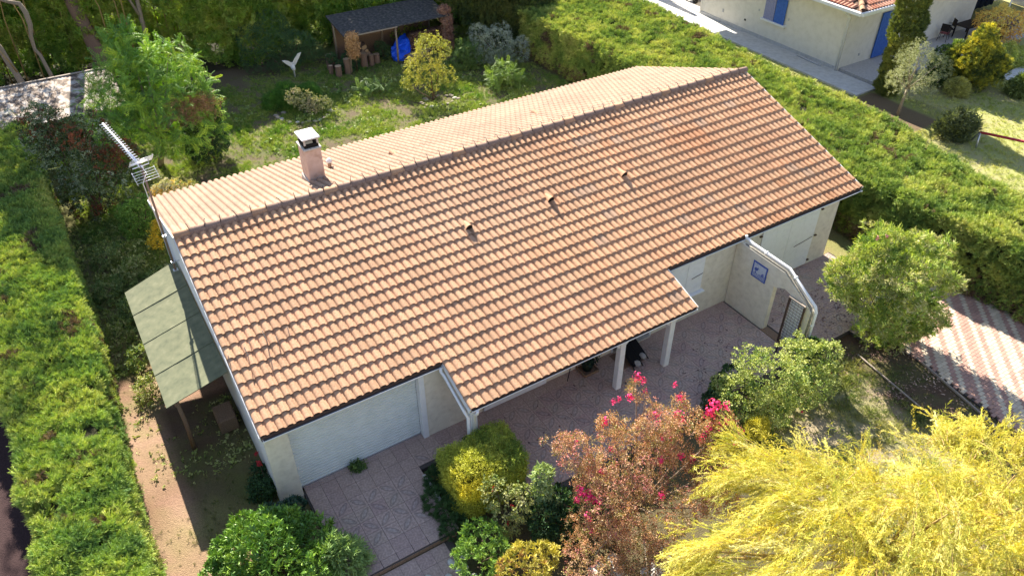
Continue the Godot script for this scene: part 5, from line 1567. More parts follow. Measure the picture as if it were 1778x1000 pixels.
	shrub("yellow_bush", "yellowish shrub with spotted leaves at the front edge of the bed", "shrub", Vector3(4.06, GRADE, 5.0), [[4.09, 0.8, 4.95, 0.52], [3.75, 0.7, 4.78, 0.33], [4.56, 0.7, 4.95, 0.34], [3.86, 0.6, 5.19, 0.6]], ks("laurel"), M.leaf, [col(0.26, 0.24, 0.03), col(0.42, 0.36, 0.05), col(0.50, 0.44, 0.10), col(0.26, 0.15, 0.04)], {"per": 50.0, "rag": 0.5, "size": 0.8}, 5)
	shrub("tall_plant", "tall thin plant with big pale leaves behind the rose bush", "plant", Vector3(5.45, GRADE, 3.6), [[5.52, 1.3, 3.42, 0.22], [5.42, 0.95, 3.6, 0.2], [5.45, 0.55, 3.7, 0.24]], ks("laurel"), M.leaf, [col(0.22, 0.30, 0.10), col(0.38, 0.45, 0.20)], {"per": 120.0, "up": 0.1, "deep": 0.8}, 3, 0.015)
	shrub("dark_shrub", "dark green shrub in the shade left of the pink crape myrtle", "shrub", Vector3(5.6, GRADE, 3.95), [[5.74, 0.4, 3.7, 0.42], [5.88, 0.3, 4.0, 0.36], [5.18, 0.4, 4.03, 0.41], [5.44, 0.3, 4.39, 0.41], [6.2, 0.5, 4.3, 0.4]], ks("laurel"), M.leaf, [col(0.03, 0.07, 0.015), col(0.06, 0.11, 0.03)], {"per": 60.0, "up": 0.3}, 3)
	shrub("fringe_plant", "fine dark green plant spilling over the patio edge beside the clipped bush", "plant", Vector3(3.5, GRADE, 2.3), [[3.4, 0.1, 2.0, 0.35], [3.5, 0.1, 2.5, 0.38], [3.35, 0.05, 2.85, 0.3], [3.7, 0.15, 1.5, 0.34]], ks("tuft"), M.leaf, [col(0.035, 0.08, 0.015), col(0.07, 0.13, 0.025)], {"per": 170.0, "up": 0.3}, 2)
	# crape myrtle with pink panicles
	var cm := thing("crape_myrtle", "spreading bronze leaved crape myrtle with bright pink flower heads", "tree", Vector3(7.3, GRADE, 4.9))
	var cb := [[7.08, 1.8, 4.61, 1.1], [7.9, 2.75, 4.5, 0.52], [6.21, 2.2, 3.95, 0.5], [8.46, 2.3, 5.05, 0.78], [6.31, 1.5, 5.0, 0.9], [6.89, 1.5, 5.72, 1.0], [8.45, 1.8, 5.75, 0.66], [5.6, 0.9, 5.58, 0.78], [9.19, 2.6, 5.4, 0.4], [5.95, 2.3, 3.62, 0.26], [7.86, 3.2, 3.75, 0.22], [7.88, 3.0, 4.07, 0.34], [8.63, 2.9, 4.43, 0.2], [6.96, 2.6, 4.01, 0.34], [8.5, 1.3, 6.38, 0.5], [5.6, 2.3, 3.3, 0.12], [6.4, 0.7, 6.3, 0.8]]
	var loc := []
	for q in cb: loc.append([q[0] - 7.3, q[1] - GRADE, q[2] - 4.9, q[3]])
	crown("crown", cm, ks("small"), M.leaf, loc, [col(0.13, 0.11, 0.03), col(0.27, 0.13, 0.055), col(0.42, 0.21, 0.10), col(0.50, 0.33, 0.18), col(0.22, 0.20, 0.05), col(0.48, 0.18, 0.16), col(0.44, 0.28, 0.17)], {"per": 78.0, "rag": 0.7, "deep": 0.7, "gap": -0.22, "size": 1.15})
	limbs("trunk", cm, Vector3(0, 0, 0), Vector3(0.05, 0.5, 0.0), loc, 0.06, M.pale_bark)
	# panicles: top view spots [x, y, z]
	for q in [[7.92, 3.5, 3.69, 0.10], [7.57, 3.2, 3.89, 0.09], [6.79, 2.95, 4.02, 0.09], [7.22, 3.1, 3.71, 0.06], [7.36, 3.12, 3.75, 0.06], [7.75, 3.15, 4.60, 0.11], [8.76, 3.15, 4.09, 0.06], [8.6, 3.12, 4.45, 0.09], [8.4, 2.85, 4.75, 0.11], [8.95, 3.0, 5.1, 0.14], [9.12, 3.1, 5.05, 0.15], [9.42, 3.0, 5.15, 0.10], [9.0, 2.8, 5.4, 0.12], [9.28, 2.85, 5.45, 0.13], [8.75, 2.8, 5.3, 0.10], [9.25, 2.5, 5.75, 0.13], [9.5, 2.5, 5.6, 0.10], [8.95, 2.4, 5.7, 0.09], [8.7, 2.45, 5.6, 0.09], [5.75, 1.85, 4.6, 0.11], [5.85, 1.75, 4.75, 0.13], [6.0, 1.6, 4.9, 0.11], [5.6, 1.7, 4.7, 0.08], [8.2, 2.3, 5.5, 0.09], [8.0, 2.35, 5.35, 0.09], [7.5, 2.35, 5.2, 0.08], [7.1, 2.0, 5.75, 0.08], [5.55, 1.6, 5.15, 0.10], [5.5, 1.4, 5.35, 0.09], [6.3, 2.1, 4.6, 0.08], [8.55, 2.6, 5.35, 0.09], [7.7, 2.75, 4.95, 0.06], [7.9, 2.65, 5.0, 0.06], [6.7, 2.45, 4.4, 0.07], [9.6, 2.2, 5.9, 0.08], [8.05, 3.35, 3.75, 0.07], [7.98, 3.2, 3.95, 0.06], [6.15, 2.5, 3.85, 0.05], [8.3, 3.0, 4.7, 0.07]]:
		bloom(cm, Vector3(q[0] - 7.3, q[1] - GRADE, q[2] - 4.9), q[3], col(0.72, 0.055, 0.19))
	# rounded flowering bush near the gate
	var rs := shrub("rose_shrub", "dense yellow green rose bush beside the end of the partition wall", "rose", Vector3(13.2, GRADE, 4.0), [[12.83, 0.9, 3.7, 0.84], [14.05, 1.05, 3.89, 0.68], [14.75, 1.1, 4.1, 0.46], [12.01, 0.6, 3.71, 0.62], [13.43, 0.6, 4.39, 0.64], [11.57, 0.45, 3.56, 0.3], [12.57, 0.4, 4.4, 0.57], [11.9, 0.5, 3.2, 0.42], [12.2, 0.8, 3.5, 0.35], [14.3, 0.5, 4.4, 0.5]], ks("broad"), M.leaf, [col(0.10, 0.165, 0.03), col(0.23, 0.30, 0.055), col(0.48, 0.50, 0.17), col(0.15, 0.21, 0.04)], {"per": 95.0, "rag": 0.9, "deep": 0.55, "gap": -0.24, "size": 0.85, "hue": 130.0})
	for q in [[0.75, 0.9, 0.5], [-0.1, 0.6, 0.9], [1.4, 0.9, 0.5]]:
		bloom(rs, Vector3(q[0], q[1], q[2]), 0.05, col(0.55, 0.03, 0.10))
	shrub("yellow_ball", "small bright yellow bush in front of the dense rose bush", "shrub", Vector3(11.75, GRADE, 4.6), [[11.7, 0.3, 4.6, 0.30], [11.95, 0.25, 4.5, 0.24]], ks("small"), M.leaf, [col(0.42, 0.38, 0.025), col(0.58, 0.50, 0.04)], {"per": 150.0}, 2)
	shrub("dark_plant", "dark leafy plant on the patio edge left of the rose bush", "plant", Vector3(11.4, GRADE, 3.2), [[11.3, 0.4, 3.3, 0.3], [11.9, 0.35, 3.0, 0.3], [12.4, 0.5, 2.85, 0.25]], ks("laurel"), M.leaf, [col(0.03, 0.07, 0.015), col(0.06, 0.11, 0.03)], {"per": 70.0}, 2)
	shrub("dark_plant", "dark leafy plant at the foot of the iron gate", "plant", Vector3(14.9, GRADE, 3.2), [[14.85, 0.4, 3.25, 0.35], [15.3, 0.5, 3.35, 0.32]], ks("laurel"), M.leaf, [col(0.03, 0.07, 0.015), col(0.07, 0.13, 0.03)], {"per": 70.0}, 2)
	# oleander
	var ol := thing("oleander", "large rounded olive green oleander beside the paved drive", "bush", Vector3(18.35, GRADE, 3.9))
	var ob := [[18.03, 2.1, 3.61, 1.42], [17.07, 2.4, 3.01, 0.74], [19.0, 1.85, 4.2, 0.66], [18.09, 3.0, 3.64, 0.66], [17.3, 1.6, 3.62, 0.75], [18.59, 1.15, 4.43, 0.62], [18.05, 0.75, 4.09, 0.7], [16.59, 2.35, 2.71, 0.4], [19.5, 1.9, 4.3, 0.34], [17.38, 3.2, 3.2, 0.42], [18.3, 0.35, 4.0, 0.75], [17.8, 0.4, 3.7, 0.6], [18.7, 0.4, 4.3, 0.4]]
	loc = []
	for q in ob: loc.append([q[0] - 18.35, q[1] - GRADE, q[2] - 3.9, q[3]])
	crown("crown", ol, ks("lance"), M.leaf, loc, [col(0.11, 0.185, 0.028), col(0.22, 0.31, 0.05), col(0.39, 0.46, 0.09), col(0.46, 0.43, 0.22), col(0.16, 0.24, 0.035)], {"per": 80.0, "rag": 0.85, "deep": 0.6, "gap": -0.26, "hue": 110.0, "size": 1.15, "up": 0.6})
	limbs("trunk", ol, Vector3(0, 0, 0), Vector3(0.0, 0.2, 0.0), loc, 0.05, M.pale_bark)
	for q in [[17.35, 3.55, 3.0], [17.55, 3.6, 3.15], [17.2, 3.3, 2.9]]:
		bloom(ol, Vector3(q[0] - 18.35, q[1] - GRADE, q[2] - 3.9), 0.06, col(0.60, 0.20, 0.32))
	# golden weeping tree close to the camera
	var wi := thing("golden_tree", "big golden yellow weeping tree with fine hanging leaves nearest the viewer", "tree", Vector3(10.2, GRADE, 9.0))
	var wb := [[12.6, 3.2, 8.5, 0.42], [13.0, 3.2, 9.0, 0.55], [9.58, 3.0, 7.6, 0.62], [10.32, 3.0, 8.3, 0.72], [11.15, 3.1, 9.0, 0.72], [11.74, 3.4, 9.8, 0.85], [8.36, 3.0, 6.88, 0.55], [8.33, 3.4, 7.88, 0.88], [8.67, 3.9, 8.97, 1.05], [9.65, 4.1, 9.89, 1.05], [11.35, 3.8, 10.41, 0.98], [6.8, 2.9, 7.9, 0.76], [7.25, 3.4, 9.1, 0.86], [6.7, 2.4, 7.6, 0.3], [7.96, 4.0, 10.11, 0.99], [9.22, 4.0, 10.89, 0.99], [13.5, 3.2, 9.6, 0.34], [9.12, 2.9, 6.9, 0.34], [10.37, 3.8, 11.21, 0.82], [9.01, 2.9, 6.15, 0.24]]
	loc = []
	for q in wb: loc.append([q[0] - 10.2, q[1] - GRADE, q[2] - 9.0, q[3]])
	crown("crown", wi, ks("willow"), M.leaf, loc, [col(0.22, 0.26, 0.03), col(0.42, 0.39, 0.04), col(0.52, 0.44, 0.05), col(0.58, 0.52, 0.13), col(0.34, 0.37, 0.05), col(0.50, 0.45, 0.08), col(0.44, 0.32, 0.08)], {"per": 5.0, "rag": 0.5, "deep": 0.8, "up": 0.2, "gap": -0.3, "size": 1.0, "hue": 120.0})
	var px := [[], [], []]
	var pc := [[], [], []]
	var twigs := B.new(true)
	var gold := [col(0.30, 0.34, 0.05), col(0.50, 0.45, 0.05), col(0.60, 0.51, 0.06), col(0.64, 0.59, 0.18), col(0.42, 0.42, 0.06), col(0.58, 0.49, 0.07), col(0.66, 0.62, 0.28), col(0.48, 0.45, 0.06)]
	for q in loc:
		for n in int(18.0 + 26.0 * q[3]):
			var c0: Vector3 = Vector3(q[0], q[1], q[2]) + rdir() * q[3] * 0.55
			var dir := (Vector3(q[0], 0.0, q[2] - 0.3) * 0.35 + rdir() * 0.7 + Vector3(-0.15, 0.35, -0.1)).normalized()
			var tone: Color = hue(gold, c0 * 3.0, 60.0)
			var p: Vector3 = c0 - dir * q[3] * 0.5
			var steps := int(rng.randf_range(0.7, 1.6) * q[3] * 14.0) + 4
			var path := [p]
			for k in steps:
				p += dir * 0.075
				dir = (dir + Vector3(0, -0.085, 0) + rdir() * 0.05).normalized()
				path.append(p)
				var j := rng.randi() % 3
				px[j].append(Transform3D(frame(dir + rdir() * 0.30 + Vector3(0, -0.05, 0), rng.randf_range(0.6, 1.05)), p + rdir() * 0.05))
				pc[j].append(tone * rng.randf_range(0.8, 1.15))
			if n % 3 == 0: twigs.tube(path, [0.012, 0.011, 0.010, 0.009, 0.008, 0.007, 0.006], 4, false)
	put("twigs", twigs.done(), M.gold_twig, wi).set_meta("kind", "stuff")
	for j in 3: many("foliage", wi, L["plume_%d" % j], M.leaf, px[j], pc[j]).set_meta("kind", "stuff")
	limbs("trunk", wi, Vector3(0, 0, 0.3), Vector3(0.0, 1.9, 0.3), loc.slice(2), 0.11, M.gold_twig)
	# the dry front lawn
	turf("dry_grass", 11.6, 17.2, 3.6, 12.0, 110.0, ks("grass"), [col(0.10, 0.16, 0.03), col(0.24, 0.26, 0.08), col(0.40, 0.36, 0.17)], 1.1, 0.12)
	turf("drive_edge_grass", 16.2, 18.5, 4.5, 10.0, 90.0, ks("grass"), [col(0.08, 0.13, 0.02), col(0.16, 0.18, 0.05)], 0.9, 0.05)
	turf("bed_grass", 2.95, 9.0, 3.0, 7.5, 22.0, ks("weed"), [col(0.05, 0.10, 0.02), col(0.12, 0.18, 0.03)], 1.1, 0.05)
	# fallen leaves on the mulch bed and the patio
	litter("fallen_leaves", 15.7, 18.6, 3.4, 8.5, 1600, GRADE + 0.02, [col(0.10, 0.06, 0.04), col(0.22, 0.14, 0.09), col(0.34, 0.25, 0.18)])
	litter("patio_litter", 11.5, 14.2, 0.9, 2.4, 150, 0.012, [col(0.06, 0.035, 0.025), col(0.14, 0.07, 0.05)])
	litter("side_litter", 15.7, 19.0, 1.0, 4.0, 500, 0.012, [col(0.06, 0.04, 0.03), col(0.15, 0.09, 0.07)])
	litter("patio_litter", 4.0, 11.5, 0.4, 3.0, 120, 0.012, [col(0.06, 0.035, 0.025), col(0.14, 0.08, 0.06)])
	# white stones at the foot of the patio step
	for i in 16:
		var r := rng.randf_range(0.05, 0.12)
		stone("white_stone", Vector3(rng.randf_range(2.2, 3.7), GRADE + 0.04, rng.randf_range(3.3, 5.0)), r, "broken white stone among plants at the foot of the patio step", "white stones below the patio", M.white_stone)
	for i in 12:
		stone("white_stone", Vector3(rng.randf_range(5.6, 7.4), GRADE + 0.04, rng.randf_range(5.4, 6.6)), rng.randf_range(0.08, 0.2), "broken white stone under the crape myrtle", "white stones under the crape myrtle", M.white_stone)
	shrub("door_weed", "small green weed growing at the foot of the garage door", "weed", Vector3(2.05, 0.0, -0.12), [[2.05, 0.08, -0.1, 0.14], [2.2, 0.06, -0.08, 0.1]], ks("weed"), M.leaf, [col(0.05, 0.10, 0.02), col(0.12, 0.18, 0.03)], {"per": 220.0}, 1, 0.01)

func bloom(t: Node3D, at: Vector3, r: float, c: Color) -> void:
	var b := B.new()
	for i in 46:
		var d := rdir()
		b.st.set_color(c * rng.randf_range(0.7, 1.4))
		var p := at + Vector3(d.x, d.y * 1.25, d.z) * r * rng.randf_range(0.35, 1.35)
		var s := d.cross(rdir()).normalized() * r * 0.26
		var u := s.cross(d).normalized() * r * 0.26
		b.quad(p - s, p + u, p + s, p - u)
	put("flower_head", b.done(), M.petal, t)

func litter(called: String, x0: float, x1: float, z0: float, z1: float, n: int, y: float, cols: Array) -> void:
	var b := B.new()
	kite(b, Vector3(-0.03, 0, 0), Vector3.RIGHT, Vector3.FORWARD, 0.07, 0.03)
	var m := b.done()
	var xs := []
	var cs := []
	for i in n:
		var p := Vector3(rng.randf_range(x0, x1), y, rng.randf_range(z0, z1))
		if clump.get_noise_2d(p.x * 60.0, p.z * 60.0) + rng.randf() * 0.6 < 0.15: continue
		xs.append(Transform3D(Basis(Vector3.UP, rng.randf() * TAU) * Basis(rdir(), rng.randf_range(-0.3, 0.3)), p).scaled_local(Vector3.ONE * rng.randf_range(0.6, 1.5)))
		cs.append(hue(cols, p, 80.0))
	many(called, self, m, M.leaf_dry, xs, cs).set_meta("kind", "stuff")

# ---------------------------------------------------------------- beyond the right hedge
func neighbour_garden() -> void:
	var cy := [[33.83, 0.25, -7.94, 0.56], [33.91, 0.99, -7.89, 0.64], [33.94, 1.87, -7.87, 0.70], [33.93, 2.72, -7.88, 0.74], [33.89, 3.55, -7.91, 0.75], [33.8, 4.35, -7.96, 0.72], [33.72, 5.13, -8.01, 0.64], [33.65, 5.77, -8.06, 0.46], [33.6, 6.3, -8.1, 0.28]]
	shrub("cypress", "dark green columnar cypress at the corner of the neighbour's terrace", "tree", Vector3(33.85, GRADE, -7.95), cy, ks("tuft"), M.needle, [col(0.07, 0.10, 0.02), col(0.15, 0.18, 0.03), col(0.28, 0.28, 0.05)], {"per": 190.0, "deep": 0.3, "up": 0.75, "size": 1.3}, 1, 0.12)
	var ol := thing("olive_tree", "small grey green olive tree with a slim trunk behind the broad hedge", "tree", Vector3(32.3, GRADE, -6.06))
	var loc := []
	for q in [[32.41, 2.14, -5.99, 1.0], [31.81, 1.67, -6.01, 0.7], [33.07, 2.19, -5.58, 0.72], [32.36, 2.82, -6.03, 0.55], [32.03, 2.55, -6.23, 0.6], [31.69, 1.82, -6.44, 0.42], [33.02, 1.54, -5.61, 0.56]]: loc.append([q[0] - 32.3, q[1] - GRADE, q[2] + 6.06, q[3]])
	crown("crown", ol, ks("olive"), M.leaf, loc, [col(0.17, 0.19, 0.09), col(0.29, 0.31, 0.17), col(0.43, 0.44, 0.27)], {"per": 50.0, "rag": 0.6, "deep": 0.7, "gap": -0.35})
	limbs("trunk", ol, Vector3(0, 0, 0), Vector3(0.08, 1.3, 0.0), loc, 0.07, M.pale_bark)
	shrub("golden_conifer", "rounded golden tipped conifer beside the neighbour's terrace", "conifer", Vector3(38.3, GRADE, -6.3), [[38.1, 1.06, -6.37, 1.0], [38.16, 2.0, -6.34, 0.62], [37.4, 1.35, -6.46, 0.72], [38.62, 1.21, -6.05, 0.82], [38.42, 0.5, -6.17, 1.0], [37.79, 1.89, -6.57, 0.46], [38.21, 2.62, -6.3, 0.28]], ks("tuft"), M.needle, [col(0.06, 0.09, 0.02), col(0.14, 0.17, 0.025), col(0.38, 0.36, 0.035), col(0.60, 0.52, 0.05)], {"per": 120.0, "deep": 0.3, "up": 0.6, "size": 1.5, "rag": 0.9, "hue": 150.0, "gap": -0.35}, 2, 0.08)
	shrub("autumn_tree", "small tree with orange yellow autumn leaves in front of the pergola", "tree", Vector3(44.6, GRADE, -8.9), [[44.21, 1.25, -9.03, 0.9], [44.95, 1.09, -8.57, 0.8], [43.67, 1.25, -9.37, 0.6], [44.95, 0.4, -8.57, 0.74], [45.3, 1.42, -8.35, 0.48], [44.27, 1.85, -8.99, 0.46]], ks("broad"), M.leaf, [col(0.44, 0.18, 0.08), col(0.66, 0.42, 0.10), col(0.74, 0.58, 0.16), col(0.64, 0.54, 0.16)], {"per": 42.0, "rag": 0.5, "deep": 0.6}, 5, 0.03)
	shrub("green_shrub", "dark green shrub between the olive tree and the golden conifer", "shrub", Vector3(37.2, GRADE, -7.3), [[37.11, 1.26, -7.44, 0.5], [37.52, 0.75, -7.19, 0.62], [37.52, 1.84, -7.19, 0.26], [36.97, 0.8, -7.53, 0.42], [36.8, 0.3, -7.3, 0.5]], ks("laurel"), M.leaf, [col(0.04, 0.08, 0.015), col(0.09, 0.15, 0.03), col(0.24, 0.32, 0.06)], {"per": 70.0}, 3)
	shrub("dry_mound", "pale yellow green mound plant at the foot of the golden conifer", "plant", Vector3(36.75, GRADE, -5.9), [[36.63, 0.23, -6.01, 0.5], [36.86, 0.05, -5.86, 0.4]], ks("grass"), M.leaf, [col(0.30, 0.31, 0.09), col(0.50, 0.48, 0.16)], {"per": 170.0, "up": 0.6, "size": 1.2}, 2)
	shrub("rosemary", "upright grey green rosemary bush behind the broad hedge", "shrub", Vector3(32.4, GRADE, -3.2), [[32.31, 0.57, -3.28, 0.55], [32.14, 0.28, -3.39, 0.46], [32.69, 0.28, -3.05, 0.5], [32.44, 0.15, -3.2, 0.5]], ks("lance"), M.leaf, [col(0.08, 0.10, 0.04), col(0.17, 0.20, 0.09)], {"per": 110.0, "up": 0.8, "size": 1.7, "rag": 0.9, "gap": -0.3}, 4)
	shrub("light_shrub", "light yellow green shrub behind the golden conifer by the walk", "shrub", Vector3(42.4, GRADE, -6.8), [[42.19, 0.3, -6.88, 0.6], [42.88, 0.1, -6.45, 0.52], [42.16, 0.7, -6.9, 0.46], [43.4, 0.2, -6.3, 0.5]], ks("broad"), M.leaf, [col(0.26, 0.34, 0.06), col(0.50, 0.52, 0.13)], {"per": 60.0}, 3)
	shrub("spiky_plant", "spiky green cycad at the far edge of the neighbour's lawn", "plant", Vector3(39.6, GRADE, -4.2), [[39.6, 0.15, -4.2, 0.62]], ks("lance"), M.leaf, [col(0.10, 0.15, 0.03), col(0.26, 0.30, 0.08)], {"per": 130.0, "up": 0.2, "size": 2.4, "deep": 0.9}, 1)
	turf("neighbour_lawn", 26.0, 46.0, -8.4, 3.0, 45.0, ks("grass"), [col(0.26, 0.33, 0.06), col(0.42, 0.45, 0.11), col(0.56, 0.52, 0.24)], 0.8, 0.3, [[40.5, 43.1, -6.3, -4.7], [31.9, 34.1, -9.0, -8.45]])
	turf("hedge_foot_grass", 28.4, 32.0, -30.0, -8.0, 40.0, ks("grass"), [col(0.12, 0.16, 0.03), col(0.26, 0.27, 0.07)], 1.2, 0.1)
	# chairs on the terrace, a low table and loungers
	chair("garden_chair", Vector3(42.3, 0.05, -10.6), 0.3, "dark metal garden chair with a red seat on the neighbour's terrace", M.seat_red)
	chair("garden_chair", Vector3(43.1, 0.05, -10.9), 2.5, "dark metal garden chair turned towards the wall on the neighbour's terrace", M.wicker_dark)
	var tb := thing("garden_table", "dark low garden table beside the chairs on the terrace", "table", Vector3(44.0, 0.05, -10.3))
	put("top", box_mesh(Vector3(0, 0.70, 0), Vector3(1.5, 0.05, 0.9), 0.01), M.wicker_dark, tb)
	for q in [[-0.65, -0.38], [0.65, -0.38], [-0.65, 0.38], [0.65, 0.38]]:
		put("leg", box_mesh(Vector3(q[0], 0.34, q[1]), Vector3(0.06, 0.68, 0.06)), M.wicker_dark, tb)
	var lo := thing("lounger", "dark wicker lounger behind the golden conifer on the terrace", "lounger", Vector3(44.6, 0.05, -9.3))
	put("base", box_mesh(Vector3(0, 0.20, 0), Vector3(1.6, 0.32, 0.8), 0.03), M.wicker_dark, lo)
	put("backrest", box_mesh(Vector3(0.85, 0.5, 0), Vector3(0.12, 0.6, 0.8), 0.03), M.wicker_dark, lo)
	put("cushion", box_mesh(Vector3(0.55, 0.48, -0.05), Vector3(0.55, 0.12, 0.7), 0.04), M.pale_bark, lo)
	# pergola with dark curtains and pale poles
	var pg := thing("pergola", "pergola with thin pale poles and dark hanging cloth on the terrace", "pergola", Vector3(48.4, 0.05, -11.2))
	for q in [[-2.2, 1.6], [-0.4, 1.7], [1.9, 1.6], [-2.2, -1.6], [1.9, -1.6]]:
		put("pole", tube_mesh([Vector3(q[0], 0, q[1]), Vector3(q[0], 2.7, q[1])], [0.04], 6), M.white_paint, pg)
	put("top_frame", box_mesh(Vector3(-0.15, 2.7, 1.6), Vector3(4.2, 0.07, 0.07)), M.white_paint, pg)
	put("roof_cloth", box_mesh(Vector3(-0.15, 2.76, 0), Vector3(4.3, 0.03, 3.4)), M.navy_cloth, pg)
	for i in 14:
		put("curtain_fold", tube_mesh([Vector3(-2.1 + 0.3 * i, 0.1, -1.55 + 0.06 * (i % 2)), Vector3(-2.1 + 0.3 * i, 2.66, -1.55 + 0.06 * (i % 2))], [0.17], 6), M.navy_cloth, pg)
	var pn := plain("net_pane", col(0.05, 0.08, 0.14), 0.2)
	put("low_screen", box_mesh(Vector3(-1.3, 0.5, 1.68), Vector3(1.7, 0.9, 0.03)), pn, pg)
	put("screen_rail", tube_mesh([Vector3(-2.2, 0.97, 1.69), Vector3(-0.4, 0.97, 1.69)], [0.02], 5), M.galvanised, pg)
	# red bar on grey feet on the lawn
	var rb := thing("swing_frame", "long red bar on a grey splayed foot standing on the neighbour's lawn", "play frame", Vector3(32.6, GRADE, -2.4))
	put("bar", tube_mesh([Vector3(0.2, 0.55, 0.0), Vector3(1.9, 0.62, 3.6)], [0.055], 8), M.red_paint, rb)
	put("foot", tube_mesh([Vector3(0.2, 0.55, 0.02), Vector3(-0.15, 0, 0.25)], [0.045], 7), M.galvanised, rb)
	put("foot", tube_mesh([Vector3(0.2, 0.55, 0.02), Vector3(0.4, 0, -0.3)], [0.045], 7), M.galvanised, rb)
	put("foot", tube_mesh([Vector3(1.9, 0.62, 3.6), Vector3(2.3, 0, 3.4)], [0.045], 7), M.galvanised, rb)
	# stored things in the carport bay
	var mo := thing("motor_mower", "grey machine parked in the shaded bay of the neighbour's house", "machine", Vector3(35.3, -0.04, -23.4))
	put("body", box_mesh(Vector3(0, 0.45, 0), Vector3(0.9, 0.4, 1.3), 0.1), M.grey_plastic, mo)
	put("hood", box_mesh(Vector3(0, 0.72, 0.3), Vector3(0.6, 0.2, 0.6), 0.08), M.galvanised, mo)
	for q in [[-0.42, -0.42], [0.42, -0.42], [-0.42, 0.42], [0.42, 0.42]]:
		put("wheel", tube_mesh([Vector3(q[0] - 0.06, 0.2, q[1]), Vector3(q[0] + 0.06, 0.2, q[1])], [0.2], 12), M.soot_hollow_black, mo)
	var cvr := CylinderMesh.new()
	cvr.top_radius = 0.42
	cvr.bottom_radius = 0.42
	cvr.height = 0.03
	tag(put("drain_cover", cvr, M.concrete, self, Transform3D(Basis(), Vector3(32.7, -0.055, -24.6))), "round grey cover set in the neighbour's pale path", "drain cover")
	tag(put("drain_pipe_end", tube_mesh([Vector3(33.7, -0.03, -11.9), Vector3(33.75, -0.03, -13.6)], [0.035], 6), M.galvanised), "thin grey pipe lying along the foot of the neighbour's wall", "pipe")

func chair(called: String, at: Vector3, turn: float, label: String, seat: Material) -> void:
	var c := thing(called, label, "chair", at, turn, "garden chairs on the terrace")
	put("seat", box_mesh(Vector3(0, 0.45, 0), Vector3(0.46, 0.04, 0.44), 0.01), seat, c)
	for q in [[-0.2, 0.2], [0.2, 0.2], [-0.2, -0.2], [0.2, -0.2]]:
		put("leg", tube_mesh([Vector3(q[0] * 1.15, 0, q[1] * 1.2), Vector3(q[0], 0.45, q[1])], [0.016], 6), M.dark_iron, c)
	put("backrest", box_mesh(Vector3(-0.24, 0.78, 0), Vector3(0.03, 0.42, 0.44), 0.01, ), M.wicker_dark, c)
	for g in [-0.2, 0.2]:
		put("back_post", tube_mesh([Vector3(-0.2, 0.45, g), Vector3(-0.26, 0.98, g)], [0.016], 6), M.dark_iron, c)
		put("armrest", tube_mesh([Vector3(-0.24, 0.68, g * 1.15), Vector3(0.2, 0.66, g * 1.15), Vector3(0.2, 0.45, g)], [0.015], 6), M.dark_iron, c)

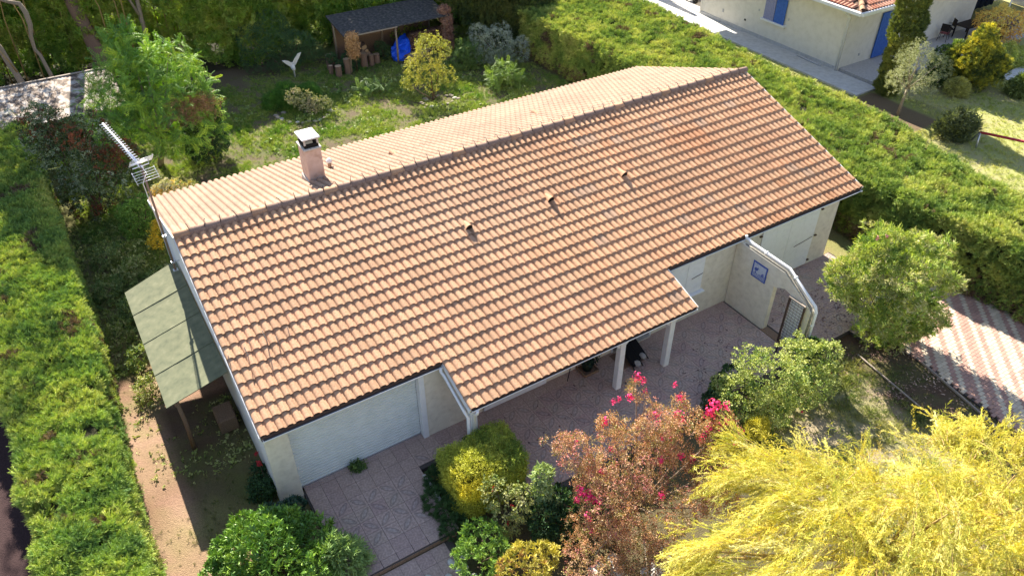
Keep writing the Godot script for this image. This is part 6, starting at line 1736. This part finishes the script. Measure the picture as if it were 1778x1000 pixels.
# ---------------------------------------------------------------- things on the patio
func small_things() -> void:
	# two dark padded chairs folded flat, tilted against the wall by the patio door
	var i := 0
	for q in [[10.68, 0.0, "black padded deck chair by the patio door, nearer the porch post"], [11.02, -0.16, "black padded deck chair by the patio door, nearer the window"]]:
		var c := thing("deck_chair", q[2], "deck chair", Vector3(q[0], 0.0, 0.35 + q[1]), 0.05, "deck chairs by the patio door")
		var b := Basis(Vector3.RIGHT, 0.42 + 0.05 * i)
		var cb := B.new()
		cb.bevel(Vector3(0, 0.30, 0.0), Vector3(0.34, 0.10, 1.05), 0.03, b)
		put("pad", cb.done(), M.black_cloth, c)
		for g in [-0.14, 0.14]:
			put("leg", tube_mesh([Vector3(g, 0.0, -0.1), Vector3(g, 0.50, -0.42)], [0.014], 6), M.dark_iron, c)
			put("frame_rail", tube_mesh([Vector3(g * 1.2, 0.015, 0.55), Vector3(g * 1.2, 0.52, -0.5)], [0.016], 6), M.dark_iron, c)
		var cl := thing("pale_cloth", ["crumpled pale cloth on the foot of the deck chair nearer the porch post", "crumpled pale cloth on the foot of the deck chair nearer the window"][i], "cloth", Vector3(q[0] + 0.03, 0.13, 0.76 + q[1]), 0.0, "pale cloths on the deck chairs")
		var m := B.new()
		var rows := []
		for r in 6:
			var ring := []
			for k in 12:
				var a := TAU * k / 12
				var rr: float = 0.105 * sin(PI * (r + 0.4) / 6.2) * (1.0 + 0.35 * clump.get_noise_3d(cos(a) * 150.0, r * 45.0 + i * 77.0, sin(a) * 150.0))
				ring.append(Vector3(cos(a) * rr, sin(a) * rr * 0.7, lerpf(-0.16, 0.17, r / 5.0)))
			rows.append(ring)
		for r in 5:
			for k in 12: m.quad(rows[r][k], rows[r][(k + 1) % 12], rows[r + 1][(k + 1) % 12], rows[r + 1][k])
		put("cloth", m.done(), M.pale_cloth, cl)
		i += 1
	# potted plant on a square wooden tray
	var tr := thing("plant_tray", "square wooden tray holding a dark green potted plant under the porch", "tray", Vector3(9.35, 0.0, 0.12))
	put("bottom", box_mesh(Vector3(0, 0.03, 0), Vector3(0.5, 0.03, 0.5)), M.raw_timber, tr)
	for q in [[0.0, 0.25, 0.52, 0.03], [0.0, -0.25, 0.52, 0.03], [0.25, 0.0, 0.03, 0.47], [-0.25, 0.0, 0.03, 0.47]]:
		put("rim", box_mesh(Vector3(q[0], 0.06, q[1]), Vector3(q[2], 0.09, q[3]), 0.006), M.raw_timber, tr)
	var po := thing("potted_plant", "dark green potted plant with bent black stems under the porch", "potted plant", Vector3(9.35, 0.045, 0.12))
	put("pot", tube_mesh([Vector3(0, 0, 0), Vector3(0, 0.16, 0), Vector3(0, 0.34, 0)], [0.14, 0.18, 0.20], 12), M.pot_green, po)
	crown("crown", po, ks("broad"), M.leaf, [[0, 0.52, 0, 0.26], [0.1, 0.75, 0.05, 0.2]], [col(0.012, 0.03, 0.012), col(0.025, 0.05, 0.02)], {"per": 130.0})
	for q in [[-0.75, -0.1, 0.15], [0.45, 0.62, -0.1], [-0.3, 0.75, 0.1]]:
		put("stem", tube_mesh([Vector3(0, 0.36, 0), Vector3(q[0] * 0.6, 0.72, q[2]), Vector3(q[0], 0.55 if q[1] < 0 else 0.95, q[2]), Vector3(q[0] * 1.1, 0.05 if q[1] < 0 else 1.1, q[2])], [0.02, 0.018, 0.014], 5), M.dark_iron, po)
	tag(put("door_mat", box_mesh(Vector3(10.75, 0.012, 0.35), Vector3(0.95, 0.016, 0.7), 0.004), M.bark), "brown door mat under the black deck chairs", "mat")
	tag(put("floor_drain", box_mesh(Vector3(5.0, 0.012, 0.55), Vector3(0.22, 0.016, 0.22)), M.dark_iron), "small dark drain grate in the patio by the first porch post", "drain")
